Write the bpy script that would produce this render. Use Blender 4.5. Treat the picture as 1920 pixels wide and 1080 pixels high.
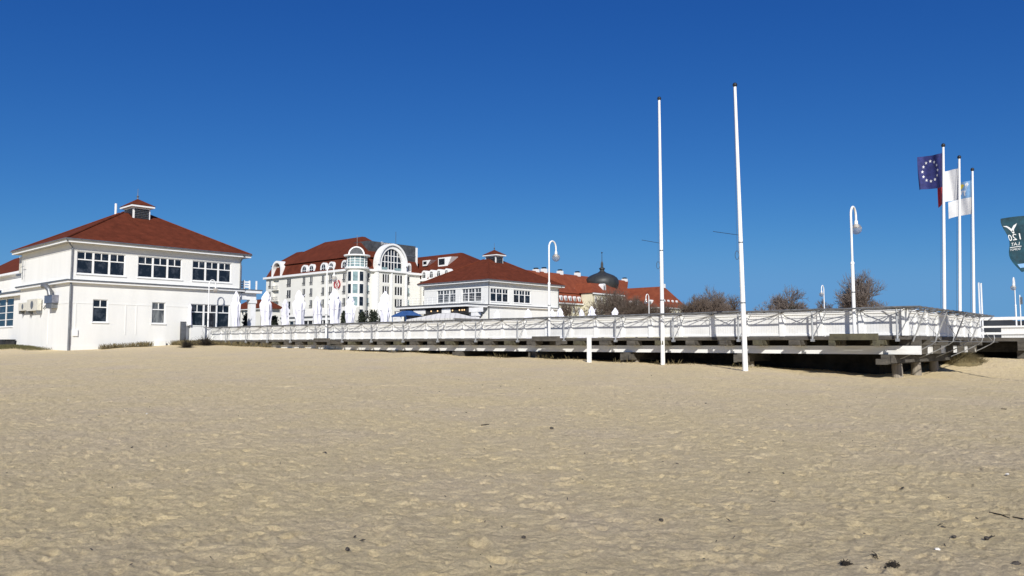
import bpy, math, random
import numpy as np
from mathutils import Vector, Matrix

for _o in list(bpy.data.objects): bpy.data.objects.remove(_o)
SC = bpy.context.scene
COL = SC.collection
R = math.radians
random.seed(7); RNG = np.random.default_rng(7)

# ------------------------------------------------------------------ camera
EYE = 1.45
PITCH = math.atan(105 / 1450)
cd = bpy.data.cameras.new('camera'); cd.lens = 36 * 1450 / 1920; cd.sensor_width = 36; cd.sensor_fit = 'HORIZONTAL'
cd.clip_start = .1; cd.clip_end = 9000
cam = bpy.data.objects.new('camera', cd); COL.objects.link(cam)
cam.location = (0, 0, EYE); cam.rotation_euler = (R(90) + PITCH, 0, 0)
SC.camera = cam
# ------------------------------------------------------------------ sky, sun, exposure
SKY_GRADE = ((1.5, .318, .52), (1.09, .402, .78), (.69, .548, 1.12))
SUN_EL = R(31); SUN_AZ = Vector((.04, -1, 0)).normalized()      # towards the sun
w = bpy.data.worlds.new('World'); SC.world = w; w.use_nodes = True
nt = w.node_tree; bg = nt.nodes['Background']
sky = nt.nodes.new('ShaderNodeTexSky'); sky.sky_type = 'NISHITA'; sky.sun_disc = False
sky.sun_elevation = SUN_EL; sky.sun_rotation = math.atan2(SUN_AZ.x, SUN_AZ.y)
sky.altitude = 1500; sky.air_density = 1.0; sky.dust_density = 0.15; sky.ozone_density = 4.5
# grade the clear-sky colour towards the photograph's deep polarised blue, channel by channel
_sr = nt.nodes.new('ShaderNodeSeparateColor'); _cr = nt.nodes.new('ShaderNodeCombineColor'); nt.links.new(sky.outputs[0], _sr.inputs[0])
for _i, (_e, _k, _l) in enumerate(SKY_GRADE):
    _m = nt.nodes.new('ShaderNodeMath'); _m.operation = 'MULTIPLY'; _m.inputs[1].default_value = .125
    _c = nt.nodes.new('ShaderNodeMath'); _c.operation = 'SMOOTH_MIN'; _c.inputs[1].default_value = _l; _c.inputs[2].default_value = _l * .35
    _p = nt.nodes.new('ShaderNodeMath'); _p.operation = 'POWER'; _p.inputs[1].default_value = _e
    _q = nt.nodes.new('ShaderNodeMath'); _q.operation = 'MULTIPLY'; _q.inputs[1].default_value = _k * 10
    nt.links.new(_sr.outputs[_i], _m.inputs[0]); nt.links.new(_m.outputs[0], _c.inputs[0]); nt.links.new(_c.outputs[0], _p.inputs[0]); nt.links.new(_p.outputs[0], _q.inputs[0]); nt.links.new(_q.outputs[0], _cr.inputs[_i])
nt.links.new(_cr.outputs[0], bg.inputs[0]); bg.inputs[1].default_value = .1
ld = bpy.data.lights.new('sun', 'SUN'); ld.energy = 4.7; ld.angle = R(.5); ld.color = (1, .962, .895)
sun = bpy.data.objects.new('sun', ld); COL.objects.link(sun)
sdir = -(SUN_AZ * math.cos(SUN_EL) + Vector((0, 0, math.sin(SUN_EL))))
sun.rotation_euler = sdir.to_track_quat('-Z', 'Y').to_euler(); sun.location = (10, -40, 40)
vs = SC.view_settings; SC.display_settings.display_device = 'sRGB'
vs.view_transform = 'Standard'; vs.look = 'None'; vs.gamma = 1; vs.use_curve_mapping = False; vs.exposure = 0.12
SC.render.film_transparent = False

# ------------------------------------------------------------------ the pier's own axes: p along the near fence towards the sea, q across the pier
C0 = (16.77, 33.0); CT, ST = .743, -.669
_n = math.hypot(CT, ST); CT /= _n; ST /= _n
THETA = math.atan2(ST, CT)
def toW(p, q, z=0): return Vector((C0[0] + p * CT - q * ST, C0[1] + p * ST + q * CT, z))
def toP(X, Y): dx, dy = X - C0[0], Y - C0[1]; return dx * CT + dy * ST, -dx * ST + dy * CT
OP = toP(0, 0)
def ray(x, y):                                # direction of a sight line, in pier axes
    a, b = (x - 960) / 1450, (540 - y) / 1450
    cy, sy = math.cos(PITCH), math.sin(PITCH)
    dx, dy, dz = a, cy - b * sy, sy + b * cy
    return dx * CT + dy * ST, -dx * ST + dy * CT, dz, dy
def onQ(x, y, q):
    d = ray(x, y); t = (q - OP[1]) / d[1]; return OP[0] + d[0] * t, EYE + d[2] * t
def onP(x, y, p):
    d = ray(x, y); t = (p - OP[0]) / d[0]; return OP[1] + d[1] * t, EYE + d[2] * t
def atd(x, y, Y):
    d = ray(x, y); t = Y / d[3]; return OP[0] + d[0] * t, OP[1] + d[1] * t, EYE + d[2] * t
def sst(x, a, b): t = np.clip((x - a) / (b - a), 0, 1); return t * t * (3 - 2 * t)
def G(p, q):                                  # height of the beach
    a = -np.asarray(p, float); q = np.asarray(q, float)
    za = np.interp(a, [-60, -15, -3, 0, 6, 14, 25, 40, 62, 80], [-.35, -.2, -.15, -.1, .25, .44, .64, .97, 1.42, 1.6])
    fb = np.interp(q, [-60, -36, -20, -12, -4, 0, 30], [0, .12, .38, .6, .95, 1, 1])
    m = sst(q, 6, 13.5) * (1 - sst(a, -1, 8)) * .78
    m2 = .35 * np.exp(-(((a - 74) / 6) ** 2 + ((q + 13.5) / 2.5) ** 2))
    return za * fb + m + m2
def ghit(x, y):
    d = ray(x, y); t = 2.0
    while t < 200:
        p, q, z = OP[0] + d[0] * t, OP[1] + d[1] * t, EYE + d[2] * t
        if z <= G(p, q): return p, q, float(G(p, q))
        t *= 1.001
    return p, q, z

# ------------------------------------------------------------------ objects
OFF = {}
def tag(o, label=None, cat=None, group=None, kind=None):
    if label: o['label'] = label
    if cat: o['category'] = cat
    if group: o['group'] = group
    if kind: o['kind'] = kind
    return o
def thing(name, label, cat, base, group=None):
    o = bpy.data.objects.new(name, None); COL.objects.link(o); o.empty_display_size = .3
    o.location = toW(*base); o.rotation_euler = (0, 0, THETA); OFF[o.name] = Vector(base)
    return tag(o, label, cat, group)
class MB:
    def __init__(s): s.v = []; s.f = []
    def add(s, vs, fs):
        n = len(s.v); s.v += [tuple(v) for v in vs]; s.f += [tuple(i + n for i in f) for f in fs]; return s
    def box(s, a, b):
        x0, x1 = sorted((a[0], b[0])); y0, y1 = sorted((a[1], b[1])); z0, z1 = sorted((a[2], b[2]))
        return s.add([(x0, y0, z0), (x1, y0, z0), (x1, y1, z0), (x0, y1, z0), (x0, y0, z1), (x1, y0, z1), (x1, y1, z1), (x0, y1, z1)],
              [(0, 3, 2, 1), (4, 5, 6, 7), (0, 1, 5, 4), (1, 2, 6, 5), (2, 3, 7, 6), (3, 0, 4, 7)])
    def poly(s, pts): return s.add(pts, [tuple(range(len(pts)))])
    def prism(s, pts, d):                      # outline pushed along d
        d = Vector(d); n = len(pts); a = [Vector(p) for p in pts]; b = [p + d for p in a]
        return s.add(a + b, [tuple(reversed(range(n))), tuple(range(n, 2 * n))] + [(i, (i + 1) % n, n + (i + 1) % n, n + i) for i in range(n)])
    def tube(s, pts, r, n=8, cap=True):
        pts = [Vector(p) for p in pts]; m = len(pts); rs = r if isinstance(r, (list, tuple)) else [r] * m
        vs = []; pu = None
        for i, p in enumerate(pts):
            t = (pts[min(i + 1, m - 1)] - pts[max(i - 1, 0)]).normalized()
            if pu is None: u = t.cross(Vector((0, 0, 1)) if abs(t.z) < .9 else Vector((1, 0, 0))).normalized()
            else: u = (pu - t * pu.dot(t)).normalized()
            pu = u; w_ = t.cross(u)
            for k in range(n):
                a = 2 * math.pi * k / n; vs.append(p + (u * math.cos(a) + w_ * math.sin(a)) * rs[i])
        fs = [(i * n + k, i * n + (k + 1) % n, (i + 1) * n + (k + 1) % n, (i + 1) * n + k) for i in range(m - 1) for k in range(n)]
        if cap: fs += [tuple(reversed(range(n))), tuple(range((m - 1) * n, m * n))]
        return s.add(vs, fs)
    def lathe(s, c, prof, n=16, fold=0, folds=0, seed=0, half=None):
        vs = []; rr = random.Random(seed)
        ph = [rr.uniform(0, 6.28) for _ in range(4)]
        for (r, z) in prof:
            for k in range(n):
                a = 2 * math.pi * k / n
                q = 1 + fold * (math.sin(folds * a + ph[0] + z * .7) * .6 + math.sin((folds + 3) * a + ph[1] - z) * .4)
                vs.append((c[0] + r * q * math.cos(a), c[1] + r * q * math.sin(a), c[2] + z))
        m = len(prof)
        fs = [(i * n + k, i * n + (k + 1) % n, (i + 1) * n + (k + 1) % n, (i + 1) * n + k) for i in range(m - 1) for k in range(n)]
        fs += [tuple(reversed(range(n))), tuple(range((m - 1) * n, m * n))]
        return s.add(vs, fs)
    def build(s, name, mat, parent=None, base=None, smooth=False):
        off = OFF[parent.name] if parent else Vector(base or s.v[0])
        me = bpy.data.meshes.new(name)
        me.from_pydata([(v[0] - off[0], v[1] - off[1], v[2] - off[2]) for v in s.v], [], s.f); me.validate()
        me.materials.append(mat)
        if smooth:
            me.polygons.foreach_set('use_smooth', [True] * len(me.polygons))
            try: me.set_sharp_from_angle(angle=R(45))
            except Exception: pass
        me.update()
        o = bpy.data.objects.new(name, me); COL.objects.link(o); OFF[o.name] = off
        if parent: o.parent = parent
        else: o.location = toW(*off); o.rotation_euler = (0, 0, THETA)
        return o

# ------------------------------------------------------------------ materials
MATS = {}
def mat(name, col, rough=.7, var=.12, scale=3., bump=0., bscale=30., col2=None, metal=0., zst=1., spec=.4, detail=4., thr=(.3, .7), vec=None):
    m = bpy.data.materials.new(name); m.use_nodes = True; t = m.node_tree; b = t.nodes['Principled BSDF']
    b.inputs['Roughness'].default_value = rough; b.inputs['Metallic'].default_value = metal
    b.inputs['Specular IOR Level'].default_value = spec
    tc = t.nodes.new('ShaderNodeTexCoord'); mp = t.nodes.new('ShaderNodeMapping'); mp.inputs['Scale'].default_value = vec or (1, 1, zst)
    t.links.new(tc.outputs['Object'], mp.inputs[0])
    n = t.nodes.new('ShaderNodeTexNoise'); n.inputs['Scale'].default_value = scale; n.inputs['Detail'].default_value = detail; n.inputs['Roughness'].default_value = .65
    t.links.new(mp.outputs[0], n.inputs['Vector'])
    r = t.nodes.new('ShaderNodeValToRGB'); c2 = col2 or tuple(c * (1 - var * 2) for c in col); c1 = col if col2 else tuple(min(1, c * (1 + var)) for c in col)
    r.color_ramp.elements[0].color = (*c2, 1); r.color_ramp.elements[1].color = (*c1, 1)
    r.color_ramp.elements[0].position = thr[0]; r.color_ramp.elements[1].position = thr[1]
    t.links.new(n.outputs[0], r.inputs[0]); t.links.new(r.outputs[0], b.inputs['Base Color'])
    if bump:
        n2 = t.nodes.new('ShaderNodeTexNoise'); n2.inputs['Scale'].default_value = bscale; n2.inputs['Detail'].default_value = 5
        t.links.new(mp.outputs[0], n2.inputs['Vector'])
        bp = t.nodes.new('ShaderNodeBump'); bp.inputs['Strength'].default_value = bump; bp.inputs['Distance'].default_value = .02
        t.links.new(n2.outputs[0], bp.inputs['Height']); t.links.new(bp.outputs[0], b.inputs['Normal'])
    m['ramp'] = r.name; MATS[name] = m
    return m
def stripes(m, axis, freq, dark=.7, width=.12, bump=.6, dist=.02):   # grooves between boards or courses of tiles: real pattern of the surface
    t = m.node_tree; b = t.nodes['Principled BSDF']; r = t.nodes[m['ramp']]
    tc = t.nodes.new('ShaderNodeTexCoord'); sp = t.nodes.new('ShaderNodeSeparateXYZ'); t.links.new(tc.outputs['Object'], sp.inputs[0])
    if axis == 'pq':
        ad = t.nodes.new('ShaderNodeMath'); t.links.new(sp.outputs[0], ad.inputs[0]); t.links.new(sp.outputs[1], ad.inputs[1]); src = ad.outputs[0]
    else: src = sp.outputs['XYZ'.index(axis)]
    mu = t.nodes.new('ShaderNodeMath'); mu.operation = 'MULTIPLY'; mu.inputs[1].default_value = freq; t.links.new(src, mu.inputs[0])
    fr = t.nodes.new('ShaderNodeMath'); fr.operation = 'FRACT'; t.links.new(mu.outputs[0], fr.inputs[0])
    cmp_ = t.nodes.new('ShaderNodeMapRange'); cmp_.interpolation_type = 'SMOOTHSTEP'
    cmp_.inputs['From Min'].default_value = 0; cmp_.inputs['From Max'].default_value = width; cmp_.inputs['To Min'].default_value = dark; cmp_.inputs['To Max'].default_value = 1
    t.links.new(fr.outputs[0], cmp_.inputs['Value'])
    mx = t.nodes.new('ShaderNodeMix'); mx.data_type = 'RGBA'; mx.blend_type = 'MULTIPLY'; mx.inputs['Factor'].default_value = 1
    t.links.new(r.outputs[0], mx.inputs['A']); t.links.new(cmp_.outputs[0], mx.inputs['B']); t.links.new(mx.outputs['Result'], b.inputs['Base Color'])
    bp = t.nodes.new('ShaderNodeBump'); bp.inputs['Strength'].default_value = bump; bp.inputs['Distance'].default_value = dist
    t.links.new(cmp_.outputs[0], bp.inputs['Height'])
    pr = b.inputs['Normal'].links
    if pr: t.links.new(pr[0].from_socket, bp.inputs['Normal'])
    t.links.new(bp.outputs[0], b.inputs['Normal'])
    return m
M_wall = mat('white_plaster', (.765, .765, .735), .85, scale=.8, zst=.2, col2=(.70, .70, .667), bump=.25, bscale=14, detail=8, thr=(.22, .6))
M_trim = mat('white_paint', (.82, .82, .80), .5, .04, 2.5)
M_pole = mat('pole_paint', (.84, .84, .82), .35, col2=(.70, .70, .68), scale=1.2, zst=.3, thr=(.2, .5))
M_board = stripes(mat('white_boards', (.765, .765, .745), .6, scale=1.1, col2=(.64, .64, .61), detail=8, thr=(.25, .6)), 'pq', 8.0, .72, .1)
M_fpost = mat('fence_post_paint', (.84, .84, .82), .5, col2=(.72, .72, .69), scale=1.4, detail=7, thr=(.25, .6))
M_fascia = mat('white_beam_paint', (.80, .80, .78), .6, col2=(.62, .61, .57), scale=1.3, vec=(.5, .5, 2), detail=8, thr=(.28, .55))
M_roof = stripes(mat('roof_tiles', (.165, .043, .022), .88, col2=(.095, .026, .014), scale=1.4, bump=.4, bscale=9, detail=8, spec=.06), 'Z', 6.5, .72, .35, .7, .03)
M_roof = stripes(M_roof, 'pq', 3.6, .8, .25, .5, .03) if False else M_roof
M_roof2 = stripes(mat('orange_roof_tiles', (.27, .075, .037), .85, col2=(.17, .046, .025), scale=.5, bump=.3, bscale=6, detail=8, spec=.08), 'Z', 3.2, .82, .3, .5, .03)
M_roofh = stripes(mat('hotel_roof_tiles', (.145, .037, .020), .88, col2=(.09, .024, .014), scale=.5, bump=.3, bscale=6, detail=8, spec=.06), 'Z', 3.2, .82, .3, .5, .03)
M_gutter = mat('grey_metal', (.22, .23, .24), .45, .15, 3, metal=.6)
M_galv = mat('galvanised_steel', (.19, .195, .20), .5, .25, 5, metal=.25)
M_glass = mat('window_glass', (.085, .095, .115), .06, col2=(.010, .013, .019), scale=1.5, spec=.45, thr=(.5, .78), detail=7)
M_glassc = mat('curtained_glass', (.20, .21, .21), .1, col2=(.03, .035, .045), scale=1.1, spec=.5, vec=(2.2, 2.2, .5), thr=(.42, .62), detail=5)
M_glassd = mat('small_window_glass', (.016, .019, .024), .15, col2=(.006, .007, .01), scale=.6, spec=.2)
M_soffit = mat('grey_soffit_boards', (.42, .42, .41), .8, .08, 2)  # boards greyed to deepen the eave shade, shade put into the colour
M_tint = mat('teal_glass', (.30, .42, .42), .12, col2=(.14, .2, .21), scale=1.2, spec=.6)
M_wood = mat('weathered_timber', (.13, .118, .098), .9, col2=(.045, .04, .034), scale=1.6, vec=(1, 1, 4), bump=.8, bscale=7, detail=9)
M_woodd = mat('dark_damp_timber', (.05, .047, .042), .95, col2=(.018, .017, .015), scale=1.5, bump=.5, bscale=7, spec=.1)  # on the under-deck backing this dark tone stands in for shade
M_pile = mat('pile_timber', (.34, .30, .24), .9, col2=(.17, .145, .115), scale=4, vec=(2.5, 2.5, .35), bump=.9, bscale=8, detail=8)
M_deck = mat('grey_deck_boards', (.36, .34, .31), .9, col2=(.26, .245, .22), scale=2, vec=(.4, 3, 1))
M_galvl = mat('pale_galvanised_steel', (.40, .41, .42), .45, .15, 5, metal=.4)
M_moss = mat('mossy_timber', (.135, .125, .075), .95, col2=(.05, .045, .033), scale=2.2, bump=.9, bscale=8, detail=8)
M_cream = mat('cream_render', (.79, .775, .71), .9, col2=(.71, .695, .63), scale=.25, detail=6)
M_yellow = mat('pale_yellow_render', (.76, .71, .52), .9, col2=(.64, .59, .43), scale=.25, detail=6)
M_slate = mat('slate_cladding', (.075, .08, .085), .5, .25, .8)
M_dome = stripes(mat('dome_metal', (.062, .065, .062), .5, col2=(.035, .037, .037), scale=.6, metal=.3), 'Z', 2., .8, .15)
M_cloth = mat('umbrella_canvas', (.80, .79, .84), .9, .06, 2.5, bump=.3, bscale=8)
M_dark = mat('dark_interior', (.03, .03, .033), .8, .4, 1.5)
M_black = mat('black_metal', (.02, .02, .022), .5, .2, 8)
M_rope = mat('rope', (.05, .055, .06), .8, .2, 20)
M_bark = mat('bare_bark', (.11, .085, .066), .95, col2=(.06, .046, .036), scale=2)
M_twig = mat('twigs', (.155, .118, .092), .95, col2=(.085, .062, .048), scale=.5)
M_twigg = mat('grey_twigs', (.20, .165, .145), .95, col2=(.12, .096, .082), scale=.5)
M_ever = mat('dark_evergreen', (.032, .042, .024), .9, col2=(.014, .018, .011), scale=1.2)
M_dry = mat('dry_grass', (.20, .155, .075), .95, col2=(.10, .085, .04), scale=6)
M_grass = mat('winter_grass', (.135, .125, .055), .95, col2=(.075, .072, .03), scale=5)
M_ac = mat('air_unit_casing', (.62, .60, .52), .6, .1, 4)
M_duct = mat('galvanised_duct', (.30, .31, .37), .35, .2, 4, metal=.8)
M_red = mat('red_cloth', (.58, .035, .05), .8, .15, 6)
M_white = mat('white_cloth', (.78, .78, .77), .85, .05, 4)
M_navy = mat('navy_cloth', (.028, .034, .15), .8, .2, 5)
M_lblue = mat('light_blue_cloth', (.22, .42, .68), .8, .1, 5)
M_yel = mat('yellow_cloth', (.62, .5, .08), .8, .1, 8)
M_teal = mat('teal_cloth', (.009, .052, .075), .75, .3, 3)
M_blue = mat('blue_tarpaulin', (.035, .10, .27), .7, .2, 3)
M_sign = mat('sign_red', (.42, .012, .02), .6, .1, 5)
M_awn = stripes(mat('striped_awning', (.80, .78, .72), .85, .05, 3), 'pq', 1.1, .8, .5, 0)
M_wrack = mat('dried_seaweed', (.035, .028, .02), .95, .4, 40, bump=.5, bscale=90)
M_stone = mat('pebble', (.07, .06, .05), .8, .4, 25, bump=.4, bscale=60)
M_shell = mat('shell', (.75, .72, .66), .6, .1, 30)
def globe_mat():
    m = mat('smoked_globe', (.52, .47, .40), .06, .2, 3, spec=.7); b = m.node_tree.nodes['Principled BSDF']
    b.inputs['Transmission Weight'].default_value = .55; b.inputs['Alpha'].default_value = .5
    return m
M_globe = globe_mat()
def sand_mat():
    m = bpy.data.materials.new('beach_sand'); m.use_nodes = True; t = m.node_tree; b = t.nodes['Principled BSDF']
    b.inputs['Roughness'].default_value = .95; b.inputs['Specular IOR Level'].default_value = .15
    tc = t.nodes.new('ShaderNodeTexCoord')
    def noise(sc, de, ro=.6):
        n = t.nodes.new('ShaderNodeTexNoise'); n.inputs['Scale'].default_value = sc; n.inputs['Detail'].default_value = de; n.inputs['Roughness'].default_value = ro
        t.links.new(tc.outputs['Object'], n.inputs['Vector']); return n.outputs[0]
    def ramp(src, a, ca, b_, cb):
        r = t.nodes.new('ShaderNodeValToRGB'); e = r.color_ramp.elements; e[0].position = a; e[0].color = (*ca, 1); e[1].position = b_; e[1].color = (*cb, 1)
        t.links.new(src, r.inputs[0]); return r.outputs[0]
    def mix(f, a, b_, bt='MIX'):
        x = t.nodes.new('ShaderNodeMix'); x.data_type = 'RGBA'; x.blend_type = bt
        for k, v in (('Factor', f), ('A', a), ('B', b_)):
            if isinstance(v, (int, float)): x.inputs[k].default_value = v
            elif isinstance(v, tuple): x.inputs[k].default_value = (*v, 1)
            else: t.links.new(v, x.inputs[k])
        return x.outputs['Result']
    base = ramp(noise(.35, 6), .35, SAND_A, .65, SAND_B)
    grey = ramp(noise(.22, 7, .7), .46, (1, 1, 1), .66, (.97, .975, 1.08))
    base = mix(1., base, grey, 'MULTIPLY')
    fine = ramp(noise(5, 10, .78), .3, (.75, .735, .72), .68, (1.05, 1.05, 1.04))
    speck = ramp(noise(42, 6, .8), .3, (.66, .65, .64), .56, (1.05, 1.05, 1.04))
    c = mix(1., mix(1., base, fine, 'MULTIPLY'), speck, 'MULTIPLY')
    # far inland the sheet is winter lawn
    sp = t.nodes.new('ShaderNodeSeparateXYZ'); t.links.new(tc.outputs['Object'], sp.inputs[0])
    mr = t.nodes.new('ShaderNodeMapRange'); mr.inputs['From Min'].default_value = 150; mr.inputs['From Max'].default_value = 175; t.links.new(sp.outputs[1], mr.inputs['Value'])
    c = mix(mr.outputs[0], c, (.07, .075, .03)); t.links.new(c, b.inputs['Base Color'])
    bp = t.nodes.new('ShaderNodeBump'); bp.inputs['Strength'].default_value = 1.; bp.inputs['Distance'].default_value = .065
    t.links.new(noise(13, 9, .78), bp.inputs['Height']); t.links.new(bp.outputs[0], b.inputs['Normal'])
    return m
SAND_A, SAND_B = (.805, .662, .41), (.85, .695, .405)
M_sand = sand_mat()

# ------------------------------------------------------------------ ground: one sheet from the camera's feet to the horizon
def make_ground():
    cs = .0225; x0, x1, y0, y1 = -33., 33., 1., 49.
    nx, ny = int((x1 - x0) / cs), int((y1 - y0) / cs)
    sp = np.fft.rfft2(RNG.standard_normal((ny, nx)))
    fy = np.fft.fftfreq(ny, cs)[:, None]; fx = np.fft.rfftfreq(nx, cs)[None, :]; f = np.hypot(fx, fy) + 1e-6
    flt = f ** -1.45 * np.exp(-(f / 9) ** 2) * (1 - np.exp(-(f / 1.2) ** 2))
    h = np.fft.irfft2(sp * flt, (ny, nx)); h *= .006 / h.std()
    r_ = np.fft.irfft2(np.fft.rfft2(RNG.standard_normal((ny, nx))) * (np.exp(-(f / 6.) ** 2) * (1 - np.exp(-(f / 3.2) ** 2))), (ny, nx)); r_ /= r_.std()
    h += .0155 * (np.exp(-np.abs(r_) * 1.6) - .3)      # crisp little crests between scuffs
    N = 105000                                     # footprints and scuffs
    cx = RNG.uniform(x0 + 1, x1 - 1, N); cy = RNG.uniform(y0 + 1, y1 - 1, N); an = RNG.uniform(0, 6.28, N)
    L = RNG.uniform(.03, .078, N) + (RNG.random(N) < .07) * .05; W = L * RNG.uniform(.4, .75, N); D = L * RNG.uniform(.03, .17, N) + (RNG.random(N) < .14) * L * RNG.uniform(.08, .32, N); D = np.minimum(D * 1.6, .027)
    for i in range(N):
        rr = int(L[i] * 2.3 / cs) + 1; ix, iy = int((cx[i] - x0) / cs), int((cy[i] - y0) / cs)
        a0, a1, b0, b1 = max(ix - rr, 0), min(ix + rr, nx), max(iy - rr, 0), min(iy + rr, ny)
        X = (np.arange(a0, a1) - ix)[None, :] * cs; Y = (np.arange(b0, b1) - iy)[:, None] * cs
        u = (X * math.cos(an[i]) + Y * math.sin(an[i])) / L[i]; v = (-X * math.sin(an[i]) + Y * math.cos(an[i])) / W[i]
        r2 = u * u + v * v
        h[b0:b1, a0:a1] += D[i] * (-np.exp(-r2 ** 2 * 1.2) + .75 * np.exp(-((np.sqrt(r2) - 1.35) / .33) ** 2) * (.6 + .4 * u / 1.4))
    front = np.linspace(R(-44), R(44), 960); back = np.linspace(R(44), R(316), 70)[1:-1]
    ang = np.concatenate([front, back]); na = len(ang)
    rad = np.concatenate([[.6, 1.4, 2.4], 3.3 * 1.0033 ** np.arange(0, 870), np.geomspace(62, 6000, 46)]); nr = len(rad)
    Rr, A = np.meshgrid(rad, ang, indexing='ij'); X = Rr * np.sin(A); Y = Rr * np.cos(A)
    dx, dy = X - C0[0], Y - C0[1]; P, Q = dx * CT + dy * ST, -dx * ST + dy * CT
    Z = G(P, Q)
    gx, gy = (X - x0) / cs, (Y - y0) / cs; ins = (gx > 0) & (gx < nx - 2) & (gy > 0) & (gy < ny - 2)
    gi, gj = np.clip(gx, 0, nx - 2).astype(int), np.clip(gy, 0, ny - 2).astype(int); fx_, fy_ = np.clip(gx - gi, 0, 1), np.clip(gy - gj, 0, 1)
    hh = (h[gj, gi] * (1 - fx_) + h[gj, gi + 1] * fx_) * (1 - fy_) + (h[gj + 1, gi] * (1 - fx_) + h[gj + 1, gi + 1] * fx_) * fy_
    edge = np.clip(np.minimum(np.minimum(gx, nx - gx), np.minimum(gy, ny - gy)) / 60, 0, 1)
    far = .05 * np.sin(P * .55 + 1.3 * np.sin(Q * .23)) * np.exp(-np.abs(Q + 1) / 6) * np.exp(-((P + 30) / 40) ** 2) + .025 * np.sin(P * 1.7 + Q)* (Rr < 100)
    Z = Z + np.where(ins, hh * edge, 0) + np.where(Rr > 25, far, 0)
    co = np.empty((nr * na + 1, 3), np.float32); co[:-1, 0] = X.ravel(); co[:-1, 1] = Y.ravel(); co[:-1, 2] = Z.ravel(); co[-1] = (0, 0, float(G(*OP)))
    i = np.arange(nr - 1)[:, None] * na; k = np.arange(na)[None, :]; k2 = (k + 1) % na
    quads = np.stack([i + k, i + na + k, i + na + k2, i + k2], -1).reshape(-1, 4)[:, ::-1]
    tris = np.stack([np.full(na, nr * na), np.arange(na), (np.arange(na) + 1) % na], -1)[:, ::-1]
    me = bpy.data.meshes.new('beach_sand'); me.vertices.add(len(co)); me.vertices.foreach_set('co', co.ravel())
    me.loops.add(quads.size + tris.size); me.loops.foreach_set('vertex_index', np.concatenate([quads.ravel(), tris.ravel()]).astype(np.int32))
    me.polygons.add(len(quads) + len(tris))
    st = np.concatenate([np.arange(len(quads)) * 4, quads.size + np.arange(len(tris)) * 3]).astype(np.int32)
    me.polygons.foreach_set('loop_start', st); me.polygons.foreach_set('use_smooth', np.ones(len(st), bool))
    me.update(calc_edges=True); me.validate(); me.materials.append(M_sand)
    o = bpy.data.objects.new('beach_sand', me); COL.objects.link(o); o['kind'] = 'structure'
    if me.polygons[0].normal.z < 0: me.flip_normals()
make_ground()
def make_hills():
    b = MB(); n = 160; D = 1500
    for i in range(n + 1):
        az = R(-8 + 66 * i / n); hgt = 50 + 7 * math.sin(i * .16) + 4 * math.sin(i * .61 + 1) + 1.6 * math.sin(i * 2.3) + random.uniform(-1.4, 1.4)
        hgt *= .72 + .28 * min(1, max(0, (math.degrees(az) - 22) / 12))
        for k, (d, z) in enumerate(((D, 0), (D + 60, hgt * .55), (D + 150, hgt), (D + 900, hgt * .8))):
            X, Y = d * math.sin(az), d * math.cos(az); b.v.append((*toP(X, Y), z))
    b.f = [(i * 4 + k, i * 4 + 4 + k, i * 4 + 5 + k, i * 4 + 1 + k) for i in range(n) for k in range(3)]
    tag(b.build('wooded_hills', mat('far_wood', (.045, .05, .048), .95, col2=(.024, .026, .027), scale=.03, detail=9), base=(-900, 900, 0)), kind='structure')
make_hills()
# ------------------------------------------------------------------ timber pier
DZ, PE = 1.80, -62.55                         # deck level, inland end of the near fence
pier = thing('timber_pier', 'long weathered timber pier platform with white painted fascia beam under its edge', 'pier', (0, 0, 0))
MB().box((PE, .02, 1.64), (-.02, 46, 1.80)).box((-.02, 14.42, 1.641), (34, 32, 1.801)).box((-80, 4.2, 1.642), (PE, 42, 1.802)).build('deck', M_deck, pier)
b = MB()
for k in range(21): b.box((-3.0 * k - 2.99, -.06, 1.645), (-3.0 * k - .01, .0, 1.79 + random.uniform(-.012, .012)))
b.build('edge_beam', M_wood, pier)
b = MB()
for k in range(6): b.box((-.02, 2.4 * k + .01, 1.646), (.05, 2.4 * k + 2.39, 1.79))
b.box((.08, 14.3, 1.60), (34, 14.4, 1.79)); b.build('edge_beam', M_wood, pier)
MB().box((-62.4, .5, 1.0), (.45, .58, 1.37)).build('fascia_beam', M_fascia, pier)
for k in range(5): MB().box((-.42, .62 + 2.95 * k, 1.0), (-.34, 3.5 + 2.95 * k, 1.37)).build('fascia_beam', M_fascia, pier)
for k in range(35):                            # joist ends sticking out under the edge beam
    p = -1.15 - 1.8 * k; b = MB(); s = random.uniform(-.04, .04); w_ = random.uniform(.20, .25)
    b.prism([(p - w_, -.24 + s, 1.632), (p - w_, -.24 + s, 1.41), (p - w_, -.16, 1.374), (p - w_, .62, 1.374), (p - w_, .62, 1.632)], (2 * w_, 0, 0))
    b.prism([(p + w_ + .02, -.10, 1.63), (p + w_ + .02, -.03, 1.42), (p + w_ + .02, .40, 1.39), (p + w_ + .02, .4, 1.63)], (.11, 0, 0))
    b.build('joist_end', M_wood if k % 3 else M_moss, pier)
for k in range(6):
    q = .95 + 2.4 * k
    MB().box((-.5, q - .13, 1.38), (.34, q + .13, 1.638)).box((-.3, q - .10, .99), (-.02, q + .1, 1.378)).build('joist_end', M_wood, pier)
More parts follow.
